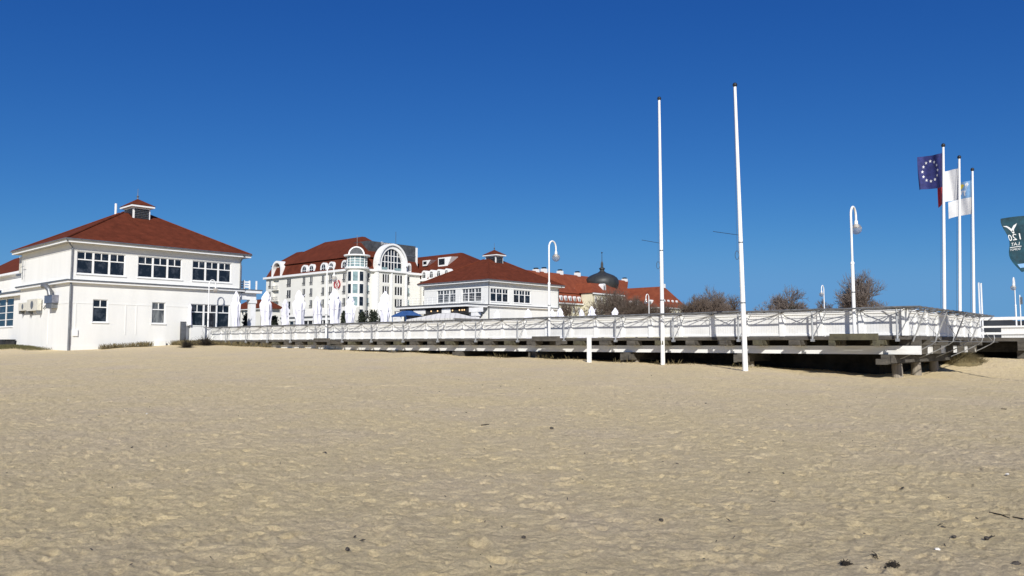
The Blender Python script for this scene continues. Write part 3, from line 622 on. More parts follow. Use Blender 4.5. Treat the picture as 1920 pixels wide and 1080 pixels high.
# ------------------------------------------------------------------ the two pavilions
def strips(b, c, s0, s1, z0, z1, o0, o1, ops):
    for a, e in [(s0, min(o[0] for o in ops) - .02)] + [(x[1] + .02, y[0] - .02) for x, y in zip(ops, ops[1:])] + [(ops[-1][1] + .02, s1)] if ops else [(s0, s1)]: wbox(b, 'p', c, a, e, z0, z1, o0, o1)
def pavilion(kp, kq, label, first):
    W_, L = 13.5, 15.7; gz = 0.2 if first else 1.2
    t = thing('beach_pavilion', label, 'pavilion', (kp, kq, gz), 'red roofed pavilions at the pier entrance')
    z1a, z1b, ze = 6.72, 6.98, 10.22
    up_p, lo_p, up_q = [], [], []
    if first:
        for x0, x1, yt, yb in ((145, 236, 470.5, 513), (259.5, 342, 480, 522), (361.5, 434, 489, 528)):
            q0, zt = onP(x0, yt, kp); q1, _ = onP(x1, yt, kp); up_p.append((q0, q1))
        zt = onP(145, 470.5, kp)[1]; zb = onP(145, 512.5, kp)[1]; up_p = [(a, b_, zb, zt) for a, b_ in up_p]
        a, zt = onP(174.7, 561, kp); zb = onP(174.7, 604, kp)[1]; lo_p.append((a, onP(203, 561, kp)[0], zb, zt))
        a, zt = onP(285.5, 566.5, kp); zb = onP(285.5, 606.5, kp)[1]; lo_p.append((a, onP(311, 561, kp)[0], zb, zt))
        a, zt = onP(358, 569.5, kp); zb = onP(358, 614, kp)[1]; lo_p.append((a, onP(431.5, 561, kp)[0], zb, zt))
    else:
        zt = onP(920, 540, kp)[1]; zb = onP(920, 565, kp)[1]
        for x0, x1 in ((920, 953.4), (963.4, 995)): up_p.append((onP(x0, 540, kp)[0], onP(x1, 540, kp)[0], zb, zt))
        zt = onQ(866, 541, kq)[1]; zb = onQ(866, 566.5, kq)[1]
        for x0, x1 in ((819.4, 854), (865.9, 902)): up_q.append((onQ(x0, 540, kq)[0], onQ(x1, 540, kq)[0], zb, zt))
    b = MB()
    wall_open(b, 'p', kp, kq, kq + L, z1b, ze + .3, up_p); wall_open(b, 'p', kp, kq, kq + L, gz - .8, z1a, lo_p)
    wall_open(b, 'q', kq, kp - W_, kp, z1b, ze + .3, up_q); wall_open(b, 'q', kq, kp - W_, kp, gz - .8, z1a, [])
    for z0, z2 in ((gz - .8, z1a), (z1b, ze + .3)):
        b.poly([(kp, kq + L, z0), (kp - W_, kq + L, z0), (kp - W_, kq + L, z2), (kp, kq + L, z2)]); b.poly([(kp - W_, kq, z0), (kp - W_, kq + L, z0), (kp - W_, kq + L, z2), (kp - W_, kq, z2)])
    b.box((kp - W_ + .3, kq + .3, gz), (kp - .3, kq + L - .3, ze))
    b.build('wall', M_wall, t)
    for o in up_p: window(t, 'p', kp, *o, low=0)
    for i, o in enumerate(lo_p): window(t, 'p', kp, *o, nu=(1, 1, 3)[i], gm=(M_glass, M_glassc, M_glass)[i], tr=.34)
    for o in up_q: window(t, 'q', kq, *o, low=0, gm=M_glassc)
    # ledge between the storeys with its gutter line
    b = MB(); b.box((kp - W_ - .3, kq - .35, z1a), (kp + .35, kq + L + .3, z1b - .09)).box((kp - W_ - .3, kq - .3, z1b - .089), (kp + .3, kq + L + .3, z1b)); b.build('ledge', M_trim, t)
    MB().box((kp - W_ - .3, kq - .42, z1b - .10), (kp + .42, kq - .352, z1b + .02)).box((kp + .352, kq - .35, z1b - .10), (kp + .42, kq + L + .3, z1b + .02)).build('gutter', M_gutter, t)
    # frieze and panel strips
    b = MB(); strips(b, kp, kq + .1, kq + L - .1, 4.95, 5.03, -.025, .02, lo_p); wbox(b, 'q', kq, kp - W_ + .1, kp - .1, 4.95, 5.03, -.025, .02)
    zu = up_p[0][3]; wbox(b, 'p', kp, kq + .1, kq + L - .1, zu + .06, zu + .14, -.03, .02); wbox(b, 'q', kq, kp - W_ + .1, kp - .1, zu + .06, zu + .14, -.03, .02)
    if first:
        for x in (142, 236, 256): s = onP(x, 580, kp)[0]; wbox(b, 'p', kp, s - .05, s + .05, 2.3, 4.95, -.025, .02)
        s = onQ(90, 600, kq)[0]; wbox(b, 'q', kq, s - .04, s + .04, .5, 4.4, -.03, .02)
        wbox(b, 'p', kp, kq + .05, kq + 9.5, .2, 1.32, -.03, .02); wbox(b, 'q', kq, kp - W_, kp - .02, .2, 1.32, -.03, .02)
    b.build('wall_strip', M_wall, t)
    # roof, fascia, soffit
    ov = .72; cp, cq = kp - W_ / 2, kq + L / 2; b = MB()
    hip(b, kp - W_ - ov, kp + ov, kq - ov, kq + L + ov, ze + .22, cp - .5, cp + .5, cq - 1.3, cq + 1.3, 14.35); rf = b.build('roof', M_roof, t)
    a0, a1, b0, b1 = kp - W_ - ov + .03, kp + ov - .03, kq - ov + .03, kq + L + ov - .03
    MB().box((a0 + .061, b0 + .061, ze - .03), (a1 - .061, b1 - .061, ze + .18)).build('soffit', M_soffit, t)
    MB().box((a1 - .06, b0, ze - .08), (a1, b1, ze + .2)).box((a0, b0, ze - .08), (a0 + .06, b1, ze + .2)).box((a0 + .06, b0, ze - .08), (a1 - .06, b0 + .06, ze + .2)).box((a0 + .06, b1 - .06, ze - .08), (a1 - .06, b1, ze + .2)).build('fascia', M_trim, t)
    g = MB(); g.tube([(kp + ov + .06, kq - ov - .05, ze + .19), (kp + ov + .06, kq + L + ov, ze + .19)], .075, 8).tube([(kp + ov, kq - ov - .06, ze + .19), (kp - W_ - ov, kq - ov - .06, ze + .19)], .075, 8); g.build('gutter', M_gutter, t)
    b = MB()
    for sp, sq in ((1, -1), (1, 1), (-1, -1), (-1, 1)):
        b.tube([(cp + sp * (W_ / 2 + ov), cq + sq * (L / 2 + ov), ze + .25), (cp + sp * .5, cq + sq * 1.3, 14.37)], .09, 6)
    b.build('ridge_tiles', M_roof, rf)
    lp0, lp1, lw = cp - .6, cp + 1.55, .82; lc = (lp0 + lp1) / 2; b = MB(); b.box((lp0, cq - lw, 13.0), (lp1, cq + lw, 14.85)); ln = b.build('roof_lantern', M_trim, t)
    b = MB()
    for k in range(6):
        z = 13.72 + k * .17
        wbox(b, 'p', lp1, cq - lw + .14, cq + lw - .14, z, z + .13, -.05, .02); wbox(b, 'q', cq - lw, lp0 + .14, lp1 - .14, z, z + .13, -.05, .02)
    b.build('louvre', M_black, ln)
    b = MB(); hip(b, lp0 - .42, lp1 + .42, cq - 1.18, cq + 1.18, 15.05, lc - .05, lc + .05, cq - .05, cq + .05, 15.85); b.build('lantern_roof', M_roof, ln)
    MB().box((lp0 - .37, cq - 1.12, 14.86), (lp1 + .37, cq + 1.12, 15.03)).build('lantern_eaves', M_trim, ln)
    MB().lathe((lc, cq, 15.8), [(.06, 0), (.06, .2), (.13, .3), (.05, .42), (.025, .5), (.02, 1.1)], 8).build('finial', M_gutter, ln)
    # downpipes
    for (pp, qq, zz) in ((kp + .10, kq - .02, ze), (kp + .10, kq + L - .12, ze)):
        b = MB(); b.tube([(pp + .7, qq - (.7 if qq < cq else 0), ze + .1), (pp + .02, qq, ze - .45), (pp, qq, z1b + .05)], .065, 8); b.tube([(pp + .02, qq, z1b), (pp + .02, qq, gz - .5)], .085, 8); b.build('downpipe', M_gutter, t)
    return t
KP, KQ = -62.85, -11.9
pav = pavilion(KP, KQ, 'two storey white pavilion with red tiled hip roof standing in the sand at left', True)
pav2 = pavilion(-65.1, 42.3, 'far white pavilion with red hip roof, its corner and terrace facing the deck', False)
_v = onQ(217, 396, KQ + 6.3); MB().tube([(_v[0], KQ + 6.3, _v[1] - .9), (_v[0], KQ + 6.3, onQ(217, 382, KQ + 6.3)[1])], .11, 8).build('vent_pipe', M_trim, pav)
# things on the sand-side wall of the near pavilion
def ac(x0, x1, y0, y1, label, m=None):
    p0, zt = onQ(x0, y0, KQ); p1, zb = onQ(x1, y1, KQ); t = thing('air_conditioner', label, 'air conditioner', (p0, KQ - .1, zb), 'air units on the side wall')
    MB().box((p0, KQ - .48, zb), (p1, KQ - .12, zt)).build('casing', m or M_ac, t)
    c, zc, r = (p0 + p1) / 2, (zb + zt) / 2, min(p1 - p0, zt - zb) * .36
    MB().prism([(c + r * math.cos(a), KQ - .492, zc + r * math.sin(a)) for a in [i * .3927 for i in range(16)]], (0, .01, 0)).build('fan_grille', M_gutter, t)
    MB().box((p0 + .1, KQ - .46, zb - .3), (p0 + .18, KQ, zb - .004)).box((p1 - .18, KQ - .46, zb - .3), (p1 - .1, KQ, zb - .004)).build('bracket', M_gutter, t)
    return t
ac(45.5, 60.5, 569, 582, 'small beige air conditioner on the side wall, nearest the corner gutter pipe')
ac(61.5, 80, 562.5, 582, 'larger beige air conditioner mounted between the small unit and the metal duct')
p0, zt = onQ(96, 557, KQ); p1, zb = onQ(110, 568, KQ)
t = thing('vent_duct', 'grey metal fan box with a bent exhaust duct on the side wall', 'ventilation duct', (p0, KQ, zb))
MB().box((p0, KQ - .55, zb), (p1, KQ - .02, zt + .1)).build('fan_box', M_duct, t)
c = (p0 + p1) / 2; MB().tube([(c, KQ - .4, zt + .1), (c - .1, KQ - .45, zt + .55), (c - .5, KQ - .6, zt + .95), (c - .9, KQ - .75, zt + .95)], .22, 10).build('exhaust_pipe', M_gutter, t, smooth=True)
MB().tube([(p0, KQ - .3, zt - .3), (p0 - .6, KQ - .25, zt - .3)], .12, 8).tube([(p0 + .2, KQ - .2, zb), (p0 - .9, KQ - .12, zb - .1), (p0 - 1.6, KQ - .1, zb - .4)], .05, 6).build('pipe', M_gutter, t)
MB().box((p0 + .3, KQ - .5, zb - .45), (p1 - .2, KQ, zb - .01)).build('bracket', M_gutter, t)
pp, zz = onQ(48, 505, KQ)
t = thing('antenna', 'thin aerial mast bracketed to the upper side wall', 'antenna', (pp, KQ, zz))
MB().tube([(pp, KQ - .25, zz - 1.0), (pp, KQ - .25, zz + 1.0)], .03, 5).tube([(pp - .5, KQ - .3, zz + .2), (pp + .6, KQ - .3, zz + .25)], .02, 4).tube([(pp, KQ, zz), (pp, KQ - .25, zz)], .02, 4).tube([(pp - .3, KQ - .3, zz - .4), (pp + .3, KQ - .3, zz - .35)], .02, 4).build('mast', M_gutter, t)
p0, zt = onQ(36, 480, KQ + .5); zb = onQ(36, 515, KQ + .5)[1]
t = thing('air_conditioner', 'tall beige air unit behind the upper left corner of the near pavilion', 'air conditioner', (KP - 14.2, KQ + .5, zb), 'air units on the side wall')
MB().box((KP - 15.0, KQ + .2, zb), (KP - 13.53, KQ + 1.2, zt - .2)).build('casing', M_ac, t); MB().box((KP - 15.5, KQ + .1, zb - .2), (KP - 13.52, KQ + 1.3, zb - .004)).build('shelf', M_gutter, t)
# small boxes at the foot of the walls
s, z = onP(140, 630, KP); MB().box((KP, s - .2, z), (KP + .12, s + .2, z + .55)).build('meter_box', M_trim, pav)
s, z = onP(299, 655, KP); tt = thing('cable_box', 'low white service cabinet at the foot of the pavilion front', 'cabinet', (KP + .4, s, z - .3)); MB().box((KP + .1, s - .3, z - .4), (KP + .5, s + .35, z + .75)).build('cabinet', M_wall, tt); MB().box((KP + .2, s + .38, z - .4), (KP + .3, s + .46, z + .75)).build('side_pipe', M_black, tt)
s, z = onP(343, 646, KP + .5)
t = thing('trellis', 'dark lattice screen against the white wall where the fence begins', 'trellis', (KP + .5, s, z))
b = MB(); q0, q1, z0, z1 = s - .22, s + .22, float(G(KP + .5, s)) - .1, onP(343, 604, KP + .5)[1]
for k in range(9): b.box((KP + .5, q0 + (q1 - q0) * k / 8 - .03, z0), (KP + .54, q0 + (q1 - q0) * k / 8 + .03, z1))
for k in range(14): b.box((KP + .545, q0, z0 + (z1 - z0) * k / 13 - .03), (KP + .57, q1, z0 + (z1 - z0) * k / 13 + .03))
b.build('lattice', M_gutter, t); MB().box((KP + .42, q0 - .05, z0), (KP + .49, q1 + .05, z1 + .05)).build('backing', M_woodd, t)
# white garden wall below the big window
tt = thing('low_wall', 'low white wall between the lattice screen and the start of the fence', 'wall', (KP + 1, -.2, .8))
MB().box((KP + .06, -1.4, .6), (KP + .36, .02, 3.15)).box((KP + .02, -1.5, 3.152), (KP + .4, .04, 3.24)).build('wall', M_wall, tt)
t = thing('wall_curtain', 'white cloth bundle hanging by the ground floor window above the low wall', 'curtain', (KP + .4, -.9, 3.2))
b = MB(); b.lathe((KP + .45, onP(352, 590, KP)[0], 3.25), [(.2, 0), (.17, .6), (.13, 1.3), (.15, 1.7), (.05, 1.95)], 18, .25, 5, 3); b.build('cloth', M_cloth, t, smooth=True)
# porch of the near pavilion
PQ0, PQ1 = KQ + 15.72, onP(489, 560, KP)[0] - .56
po = thing('porch', 'white porch with column and roof terrace at the far end of the near pavilion', 'porch', (KP - 3, PQ1, 1.8))
MB().box((KP - 13, PQ0 + .32, 6.62), (KP + .3, PQ1 + .5, 6.9)).build('roof_slab', M_trim, po); MB().box((KP - 13, PQ0 + .32, 6.902), (KP + .36, PQ1 + .56, 6.98)).build('gutter', M_gutter, po)
MB().box((KP - 12.5, PQ0, 5.95), (KP - .3, PQ0 + .1, 6.6)).box((KP - .7, PQ0 + .1, 5.95), (KP - .1, PQ1 + .1, 6.615)).build('beam', M_trim, po)
for dp in (.4, 6.3, 12.2): MB().box((KP - dp - .28, PQ1 - .5, 1.5), (KP - dp + .28, PQ1 + .08, 5.94)).box((KP - dp - .36, PQ1 - .58, 5.6), (KP - dp + .36, PQ1 + .16, 5.93)).build('column', M_trim, po)
b = MB()
for z in (7.2, 7.45, 7.7): b.box((KP - 3, PQ0 + .6, z), (KP - .6, PQ0 + .66, z + .16)).box((KP - .66, PQ0 + .66, z), (KP - .6, PQ1 - .4, z + .16))
for q in (PQ0 + .6, PQ0 + 2, PQ1 - .45): b.box((KP - .7, q, 6.98), (KP - .56, q + .12, 7.95))
b.build('railing', M_trim, po)
MB().lathe((KP - 5, PQ0 + 1.6, 6.98), [(.16, 0), (.13, 1.4), (.1, 2.6), (.03, 3.2)], 8).build('parasol', M_navy, po); MB().tube([(KP - 2, PQ1 - .6, 6.98), (KP - 2, PQ1 - .6, 9.6)], .07, 6).build('mast', M_trim, po)
# annex at the left edge
an = thing('low_annex', 'low white annex with tall paned window at the left edge', 'annex', (KP - 18, KQ + .8, .8))
AQ = KQ + .9; a0 = onQ(-60, 600, AQ)[0]; a1 = KP - 13.9
ops = []
p0, zt = onQ(-4, 551, AQ); p1, zb = onQ(24, 612, AQ); ops.append((p0, p1, zb, zt))
b = MB(); wall_open(b, 'q', AQ, a0, a1, .4, 6.3, ops); b.box((a0, AQ + .25, .4), (a1, AQ + 10, 6.3)); b.poly([(a1, AQ, .4), (a1, AQ + .3, .4), (a1, AQ + .3, 6.3), (a1, AQ, 6.3)]); b.build('wall', M_wall, an)
window(an, 'q', AQ, *ops[0], nu=2, tr=.18, low=3)
MB().box((a0, AQ - .5, 6.31), (a1 - .1, AQ + 10, 6.7)).build('cornice', M_trim, an); MB().box((a0, AQ - .58, 6.6), (a1, AQ - .51, 6.78)).build('gutter', M_gutter, an)
MB().tube([(KP - 13.7, AQ - .1, .6), (KP - 13.7, AQ - .1, 6.3), (KP - 13.72, AQ - .05, 9.9)], .09, 8).build('downpipe', M_gutter, an)
UQ = AQ + 4.0
x0 = onQ(-60, 500, UQ)[0]; zr0 = onQ(15, 512, UQ)[1]; zr1 = onQ(15, 491.5, UQ + 5)[1]
MB().box((x0, UQ + .5, 6.71), (KP - 14, UQ + 8, zr0)).build('upper_wall', M_wall, an)
b = MB(); hip(b, x0, KP - 16.6, UQ, UQ + 10, zr0, x0 + 4, KP - 19, UQ + 4.5, UQ + 5.5, zr1 + .1); b.build('roof', M_roof, an)
MB().box((x0, UQ - .1, zr0 - .25), (KP - 16.5, UQ + 9, zr0 - .004)).build('eaves', M_trim, an)
ww = onQ(-2, 530, UQ + .5)[0]; window(an, 'q', UQ + .49, ww, ww + 1.6, 7.0, 8.3, nu=1, tr=0, dep=.0, sill=False)
t = thing('rubbish_bin', 'low dark box at the foot of the annex wall', 'box', (a1 - 1.2, AQ - .6, .9)); q_ = AQ - .5; p0, z0 = onQ(8, 645, q_); p1, _ = onQ(21, 645, q_)
MB().box((p0, q_ - .5, .8), (p1, q_ + .3, z0 + .35)).build('body', M_dark, t); MB().box((p0 - .06, q_ - .56, z0 + .352), (p1 + .06, q_ + .36, z0 + .46)).build('lid', M_black, t)

# ------------------------------------------------------------------ terrace and restaurant front of the far pavilion
K2P, K2Q = -65.1, 42.3
tr = thing('restaurant_terrace', 'flat roofed restaurant front with white columns under the far pavilion', 'terrace', (K2P - 6, K2Q - 4, 1.8))
TQ = K2Q - 4.6; xe = onQ(742, 577, TQ)[0]
MB().box((xe, TQ, 6.55), (K2P + .2, K2Q - .36, 6.85)).build('roof_slab', M_trim, tr); MB().box((xe - .1, TQ - .1, 6.852), (K2P + .3, K2Q - .36, 6.99)).build('gutter', M_gutter, tr)
MB().box((xe + .3, TQ + .5, 5.7), (K2P - .1, TQ + .85, 6.549)).build('fascia_band', M_dark, tr)
b = MB()
for x0, x1 in ((742, 760), (775, 797), (828, 844), (879, 905)): b.box((onQ(x0, 580, TQ + .4)[0], TQ + .42, 5.75), (onQ(x1, 580, TQ + .4)[0], TQ + .498, 6.35))
b.build('sign_panel', M_trim, tr)
for x in (744, 840, 892): c = onQ(x, 600, TQ + .6)[0]; MB().box((c - .35, TQ + .3, 1.6), (c + .35, TQ + .95, 5.69)).box((c - .5, TQ + .2, 5.2), (c + .5, TQ + 1.05, 5.691)).build('column', M_trim, tr)
MB().box((xe, TQ + 1.6, 1.8), (K2P, TQ + 1.7, 5.6)).build('screen', M_slate, tr)
bl = bpy.data.materials.new('warm_bulb'); bl.use_nodes = True; e = bl.node_tree.nodes['Principled BSDF']; e.inputs['Emission Color'].default_value = (1, .62, .25, 1); e.inputs['Emission Strength'].default_value = .5; e.inputs['Base Color'].default_value = (1, .7, .4, 1)
for x in (848, 861, 866, 870, 820, 808): c = onQ(x, 579, TQ + .3)[0]; MB().lathe((c, TQ + .35, 5.95), [(.03, 0), (.08, .05), (.11, .12), (.07, .2), (.02, .22)], 8).build('lamp_bulb', bl, tr)
b = MB()
for z in (7.3, 7.65, 8.0): b.tube([(xe + .3, TQ + .2, z), (K2P - .2, TQ + .2, z), (K2P - .2, K2Q - .5, z)], .02, 4)
for k in range(14): c = xe + .3 + (K2P - xe - .5) * k / 13; b.tube([(c, TQ + .2, 6.98), (c, TQ + .2, 8.0)], .022, 4)
b.build('railing', M_trim, tr)
MB().box((K2P - .6, K2Q - .5, 1.6), (K2P - .1, K2Q - .36, 5.6)).build('pier_column', M_trim, tr)
# striped awning and blue tent in front
aq0, aq1 = TQ - 6.5, TQ - 3.3; pa = onQ(762, 598, aq0)[0]; pb = onQ(852, 600, aq0)[0]; zt = onQ(800, 589, aq1)[1]; zb = onQ(800, 598, aq0)[1]
t = thing('striped_awning', 'big white striped awning in front of the restaurant terrace', 'awning', ((pa + pb) / 2, aq0, DZ))
b = MB(); hip(b, pa, pb, aq0, aq1 + 1.6, zb, pa + 3.2, pb - 3.2, aq1 - .4, aq1 + .4, zt); b.build('canopy', M_awn, t)
b = MB(); n = int((pb - pa) / .5)
for k in range(n): b.box((pa + k * .5, aq0 - .02, zb - .42), (pa + k * .5 + .42, aq0 + .01, zb - .005))
b.build('valance', M_awn, t)
for p in (pa + .2, (pa + pb) / 2, pb - .2): MB().tube([(p, aq0 + .1, DZ), (p, aq0 + .1, zb - .01)], .05, 6).build('leg', M_trim, t)
bq = TQ - 5.0; b0, b1 = onQ(734, 590, bq)[0], onQ(761, 590, bq)[0]; zt, zm, zb = (onQ(750, y, bq)[1] for y in (585, 591.5, 594))
t = thing('blue_tent', 'blue tent stall left of the striped awning', 'tent', ((b0 + b1) / 2, bq, DZ))
b = MB(); hip(b, b0, b1, bq, bq + 3, zm, b0 + .8, b1 - .8, bq + 1.2, bq + 1.8, zt + .2); b.build('canopy', M_blue, t); MB().box((b0, bq - .01, zb), (b1, bq + .03, zm - .004)).build('valance', M_blue, t)
for p in (b0 + .1, b1 - .1): MB().tube([(p, bq + .1, DZ), (p, bq + .1, zb)], .05, 6).build('leg', M_blue, t)
MB().box((b0 + .15, bq + 2.6, DZ), (b0 + 1.1, bq + 2.64, zb)).build('side_sheet', M_blue, t)
c = onQ(748, 598, bq - .5)[0]; t = thing('menu_board', 'white board standing in front of the blue tent', 'board', (c, bq - .6, DZ)); MB().box((c - .42, bq - .55, DZ + .5), (c + .42, bq - .5, zb - .1)).build('panel', M_trim, t); MB().box((c - .4, bq - .56, DZ), (c - .34, bq - .49, DZ + .5)).box((c + .34, bq - .56, DZ), (c + .4, bq - .49, DZ + .5)).build('legs', M_gutter, t)
aq = TQ + .1; t0 = onQ(899, 588, aq)[0]
t = thing('white_awning', 'small white sloping awning between terrace column and pavilion corner', 'awning', (K2P, aq, DZ)); z0, z1 = onQ(900, 594, aq)[1], onQ(915, 582, aq)[1]
MB().prism([(t0 + .3, aq + 1, z0 - .6), (K2P + .2, aq + 1, z0 - .6), (K2P + .2, aq + 1.3, z1 - .4), (K2P - .6, aq + 1.3, z1 - .4)], (0, .05, -.06)).build('canopy', M_cloth, t); MB().tube([(K2P + .5, aq + .05, DZ), (K2P + .5, aq + .05, z0 - .06)], .04, 6).build('leg', M_trim, t)

# ------------------------------------------------------------------ low red roofed building seen past the porch
hq = 60.; h0, h1 = onQ(440, 590, hq)[0], onQ(489, 590, hq)[0]; 
t = thing('far_lodge', 'low cream building with red roof glimpsed through the porch', 'house', ((h0 + h1) / 2, hq, 1.6))
zw0 = onQ(470, 579, hq)[1]
b = MB(); ops = [(onQ(x, 580, hq)[0], onQ(x + 3.6, 580, hq)[0], onQ(470, 590, hq)[1], onQ(470, 580.5, hq)[1]) for x in (453, 459, 463.5, 468, 472, 488)]
wall_open(b, 'q', hq, h0, h1, 1.4, zw0, ops); b.box((h0, hq + .3, 1.4), (h1, hq + 5, zw0)); b.build('wall', M_cream, t)
for o in ops: window(t, 'q', hq, *o, nu=1, tr=.3, sill=False, fr=.06)
b = MB(); hip(b, h0 - 1, h1 + 1, hq - .7, hq + 6, zw0, h0 + 2, h1 - 2.5, hq + 2.6, hq + 3, onQ(470, 563, hq + 3)[1]); b.build('roof', M_roof, t)
MB().box((h0 - .9, hq - .6, zw0 - .25), (h1 + .9, hq - .02, zw0 - .004)).build('eaves', M_trim, t)
# ------------------------------------------------------------------ mansard roofed hotel
_c = atd(667, 600, 190); HP, HQ = _c[0], _c[1]
ht = thing('mansard_hotel', 'cream hotel with red mansard roof, corner turret and tall arched gable', 'hotel', (HP, HQ, 1.6))
pL = onQ(497.5, 600, HQ)[0]; HQ1 = onP(787, 600, HP)[0]
zc = onQ(640, 509.5, HQ)[1]; zm = onQ(637.8, 484.4, HQ + 1.2)[1]
rows = [(onQ(605.5, b_, HQ)[1], onQ(605.5, a, HQ)[1]) for a, b_ in ((516.5, 533), (538.5, 555), (561, 577), (583.5, 599))]
HW = 17.
cols = [(503.6, 507.6), (537.6, 545), (566.8, 572), (580.5, 585.7), (602.6, 607.8), (616.5, 622), (642, 647.6)]
ops1 = [(onQ(a, 540, HQ)[0], onQ(b_, 540, HQ)[0], z0, z1) for a, b_ in cols for z0, z1 in rows]
bal = [(onQ(511.5, 540, HQ)[0], onQ(522.5, 540, HQ)[0], z0 - .3, z1 + .25) for z0, z1 in rows]
cols2 = [(686, 692), (716.5, 730.5), (739, 755.5), (762, 768)]
ops2 = [(onP(a, 540, HP)[0], onP(b_, 540, HP)[0], z0, z1) for a, b_ in cols2 for z0, z1 in rows]
b = MB(); wall_open(b, 'q', HQ, pL, HP, .5, zc, ops1); wall_open(b, 'q', HQ, pL, HP, 0, .5, []); wall_open(b, 'p', HP, HQ, HQ1, .5, zc, ops2)
b.v, b.f = [], []
wall_open(b, 'q', HQ, pL, HP, .5, zc, ops1 + bal, .5); wall_open(b, 'p', HP, HQ, HQ1, .5, zc, ops2, .3)
for o in bal: wbox(b, 'q', HQ, o[0], o[1], o[2], o[3], .5, 1.4)
b.box((pL + .3, HQ + 1.4, .5), (HP - .6, HQ + HW, zc)); b.box((HP - HW, HQ + .6, .5), (HP - .6, HQ1, zc))
b.poly([(pL, HQ, .5), (pL, HQ + HW, .5), (pL, HQ + HW, zc), (pL, HQ, zc)]); b.build('wall', M_cream, ht)
def hwin(axis, c, o, tint=None, rail=True):
    f = window(ht, axis, c, *o, nu=2, tr=0, dep=.08, fr=.045, gm=tint or M_glassd, sill=False)
    if rail:
        g = MB(); wbox(g, axis, c, o[0] - .05, o[1] + .05, o[2] + .75, o[2] + .85, -.12, -.04)
        for k in range(5): s = o[0] + (o[1] - o[0]) * k / 4; wbox(g, axis, c, s - .025, s + .025, o[2], o[2] + .75, -.1, -.05)
        g.build('window_rail', M_galv, f)
for o in ops1: hwin('q', HQ, o)
for i, o in enumerate(ops2): hwin('p', HP, o, M_tint if i % 3 else None)
for o in bal:
    b = MB(); wbox(b, 'q', HQ, o[0] - .1, o[1] + .1, o[2] - .25, o[2] - .01, -.5, .49)
    bb = b.build('balcony', M_cream, ht); g = MB(); wbox(g, 'q', HQ, o[0], o[1], o[2] + .85, o[2] + .95, -.45, -.38)
    for k in range(9): s = o[0] + (o[1] - o[0]) * k / 8; wbox(g, 'q', HQ, s - .03, s + .03, o[2], o[2] + .85, -.44, -.39)
    g.build('balcony_rail', M_galv, bb)
b = MB(); b.box((pL - .6, HQ - .7, zc), (HP + .7, HQ + .3, zc + .55)); b.box((HP - .5, HQ + .301, zc), (HP + .7, HQ1 + .3, zc + .55)); b.box((pL - .6, HQ + .301, zc), (pL + .3, HQ + HW, zc + .55)); b.build('cornice', M_trim, ht)
# mansard, then the hipped upper roofs
rR = onQ(682, 448, HQ + 8.5); rL = onQ(612, 456, HQ + 8.5); r2 = onQ(562, 473, HQ + 8.5)
b = MB(); hip(b, pL - .1, HP + .1, HQ - .1, HQ + HW, zc + .56, pL + 1.2, HP - 1.2, HQ + 1.2, HQ + HW - 1, zm); b.build('mansard', M_roofh, ht)
b = MB(); pm = onQ(575, 480, HQ)[0]
hip(b, pL + .8, HP - .6, HQ + .7, HQ + HW, zm + .02, rL[0], rR[0], HQ + 8, HQ + 9, (rR[1] + rL[1]) / 2 + .4)
hip(b, pL + .8, pm + 9, HQ + .75, HQ + HW - .5, zm + .03, r2[0] - .8, r2[0] + 2, HQ + 8, HQ + 9, r2[1]); b.build('upper_roof', M_roofh, ht)
b = MB(); hip(b, HP - 16, HP - .1, HQ + .5, HQ1 + .3, zc + .57, HP - 15, HP - 1.2, HQ + 1.5, HQ1 - .6, zm); b.build('mansard', M_roofh, ht)
def dormer(axis, c, s0, s1, z0, z1, dep=1.8, gl=True, parent=ht, m=M_trim):
    r = (s1 - s0) / 2; cm = (s0 + s1) / 2; zs = max(z0 + .2, z1 - r)
    pts = [(s0, z0), (s1, z0)] + [(cm + r * math.cos(a), zs + (z1 - zs) * math.sin(a)) for a in [math.pi * i / 10 for i in range(11)]]
    f = MB().prism([wpt(axis, c, s, -.02, z) for s, z in pts], Vector(wpt(axis, c, 0, dep, 0)) - Vector(wpt(axis, c, 0, 0, 0))).build('dormer', m, parent)
    if gl:
        k = .56; pts2 = [(cm + (s - cm) * k, z0 + .25 + (z - z0) * .78 * .9) for s, z in pts]
        MB().prism([wpt(axis, c, s, -.04, z) for s, z in pts2], Vector(wpt(axis, c, 0, .015, 0)) - Vector(wpt(axis, c, 0, 0, 0))).build('pane', M_glass, f)
        g = MB(); wbox(g, axis, c, cm - .05, cm + .05, z0 + .3, z1 - .3, -.07, -.042); wbox(g, axis, c, s0 + .35, s1 - .35, zs - .05, zs + .05, -.07, -.042); g.build('glazing_bar', M_trim, f)
    return f
for x0, x1 in ((563.2, 575.8), (577, 589), (599.4, 611.7), (613.7, 626), (638.6, 650)):
    s0, s1 = onQ(x0, 500, HQ - .1)[0], onQ(x1, 500, HQ - .1)[0]; dormer('q', HQ + .1, s0, s1, zc + .75, zc + .75 + (onQ(605, 489, HQ)[1] - onQ(605, 504.5, HQ)[1]))
s0, s1 = onQ(510.5, 500, HQ)[0], onQ(529, 500, HQ)[0]; tz = onQ(520, 489, HQ)[1]
def arch_ring(s0, s1, z0, zt, kk, q0, dep):
    c, r = (s0 + s1) / 2, (s1 - s0) / 2; zs = zt - r; o = [(s0, z0)] + [(c - r * math.cos(math.pi * i / 12), zs + r * math.sin(math.pi * i / 12)) for i in range(13)] + [(s1, z0)]
    n_ = [(c + (s - c) * kk, z if z <= zs else zs + (z - zs) * kk) for s, z in o]; b = MB()
    for i in range(len(o) - 1): b.prism([(s, q0, z) for s, z in (o[i], o[i + 1], n_[i + 1], n_[i])], (0, dep, 0))
    return b, n_
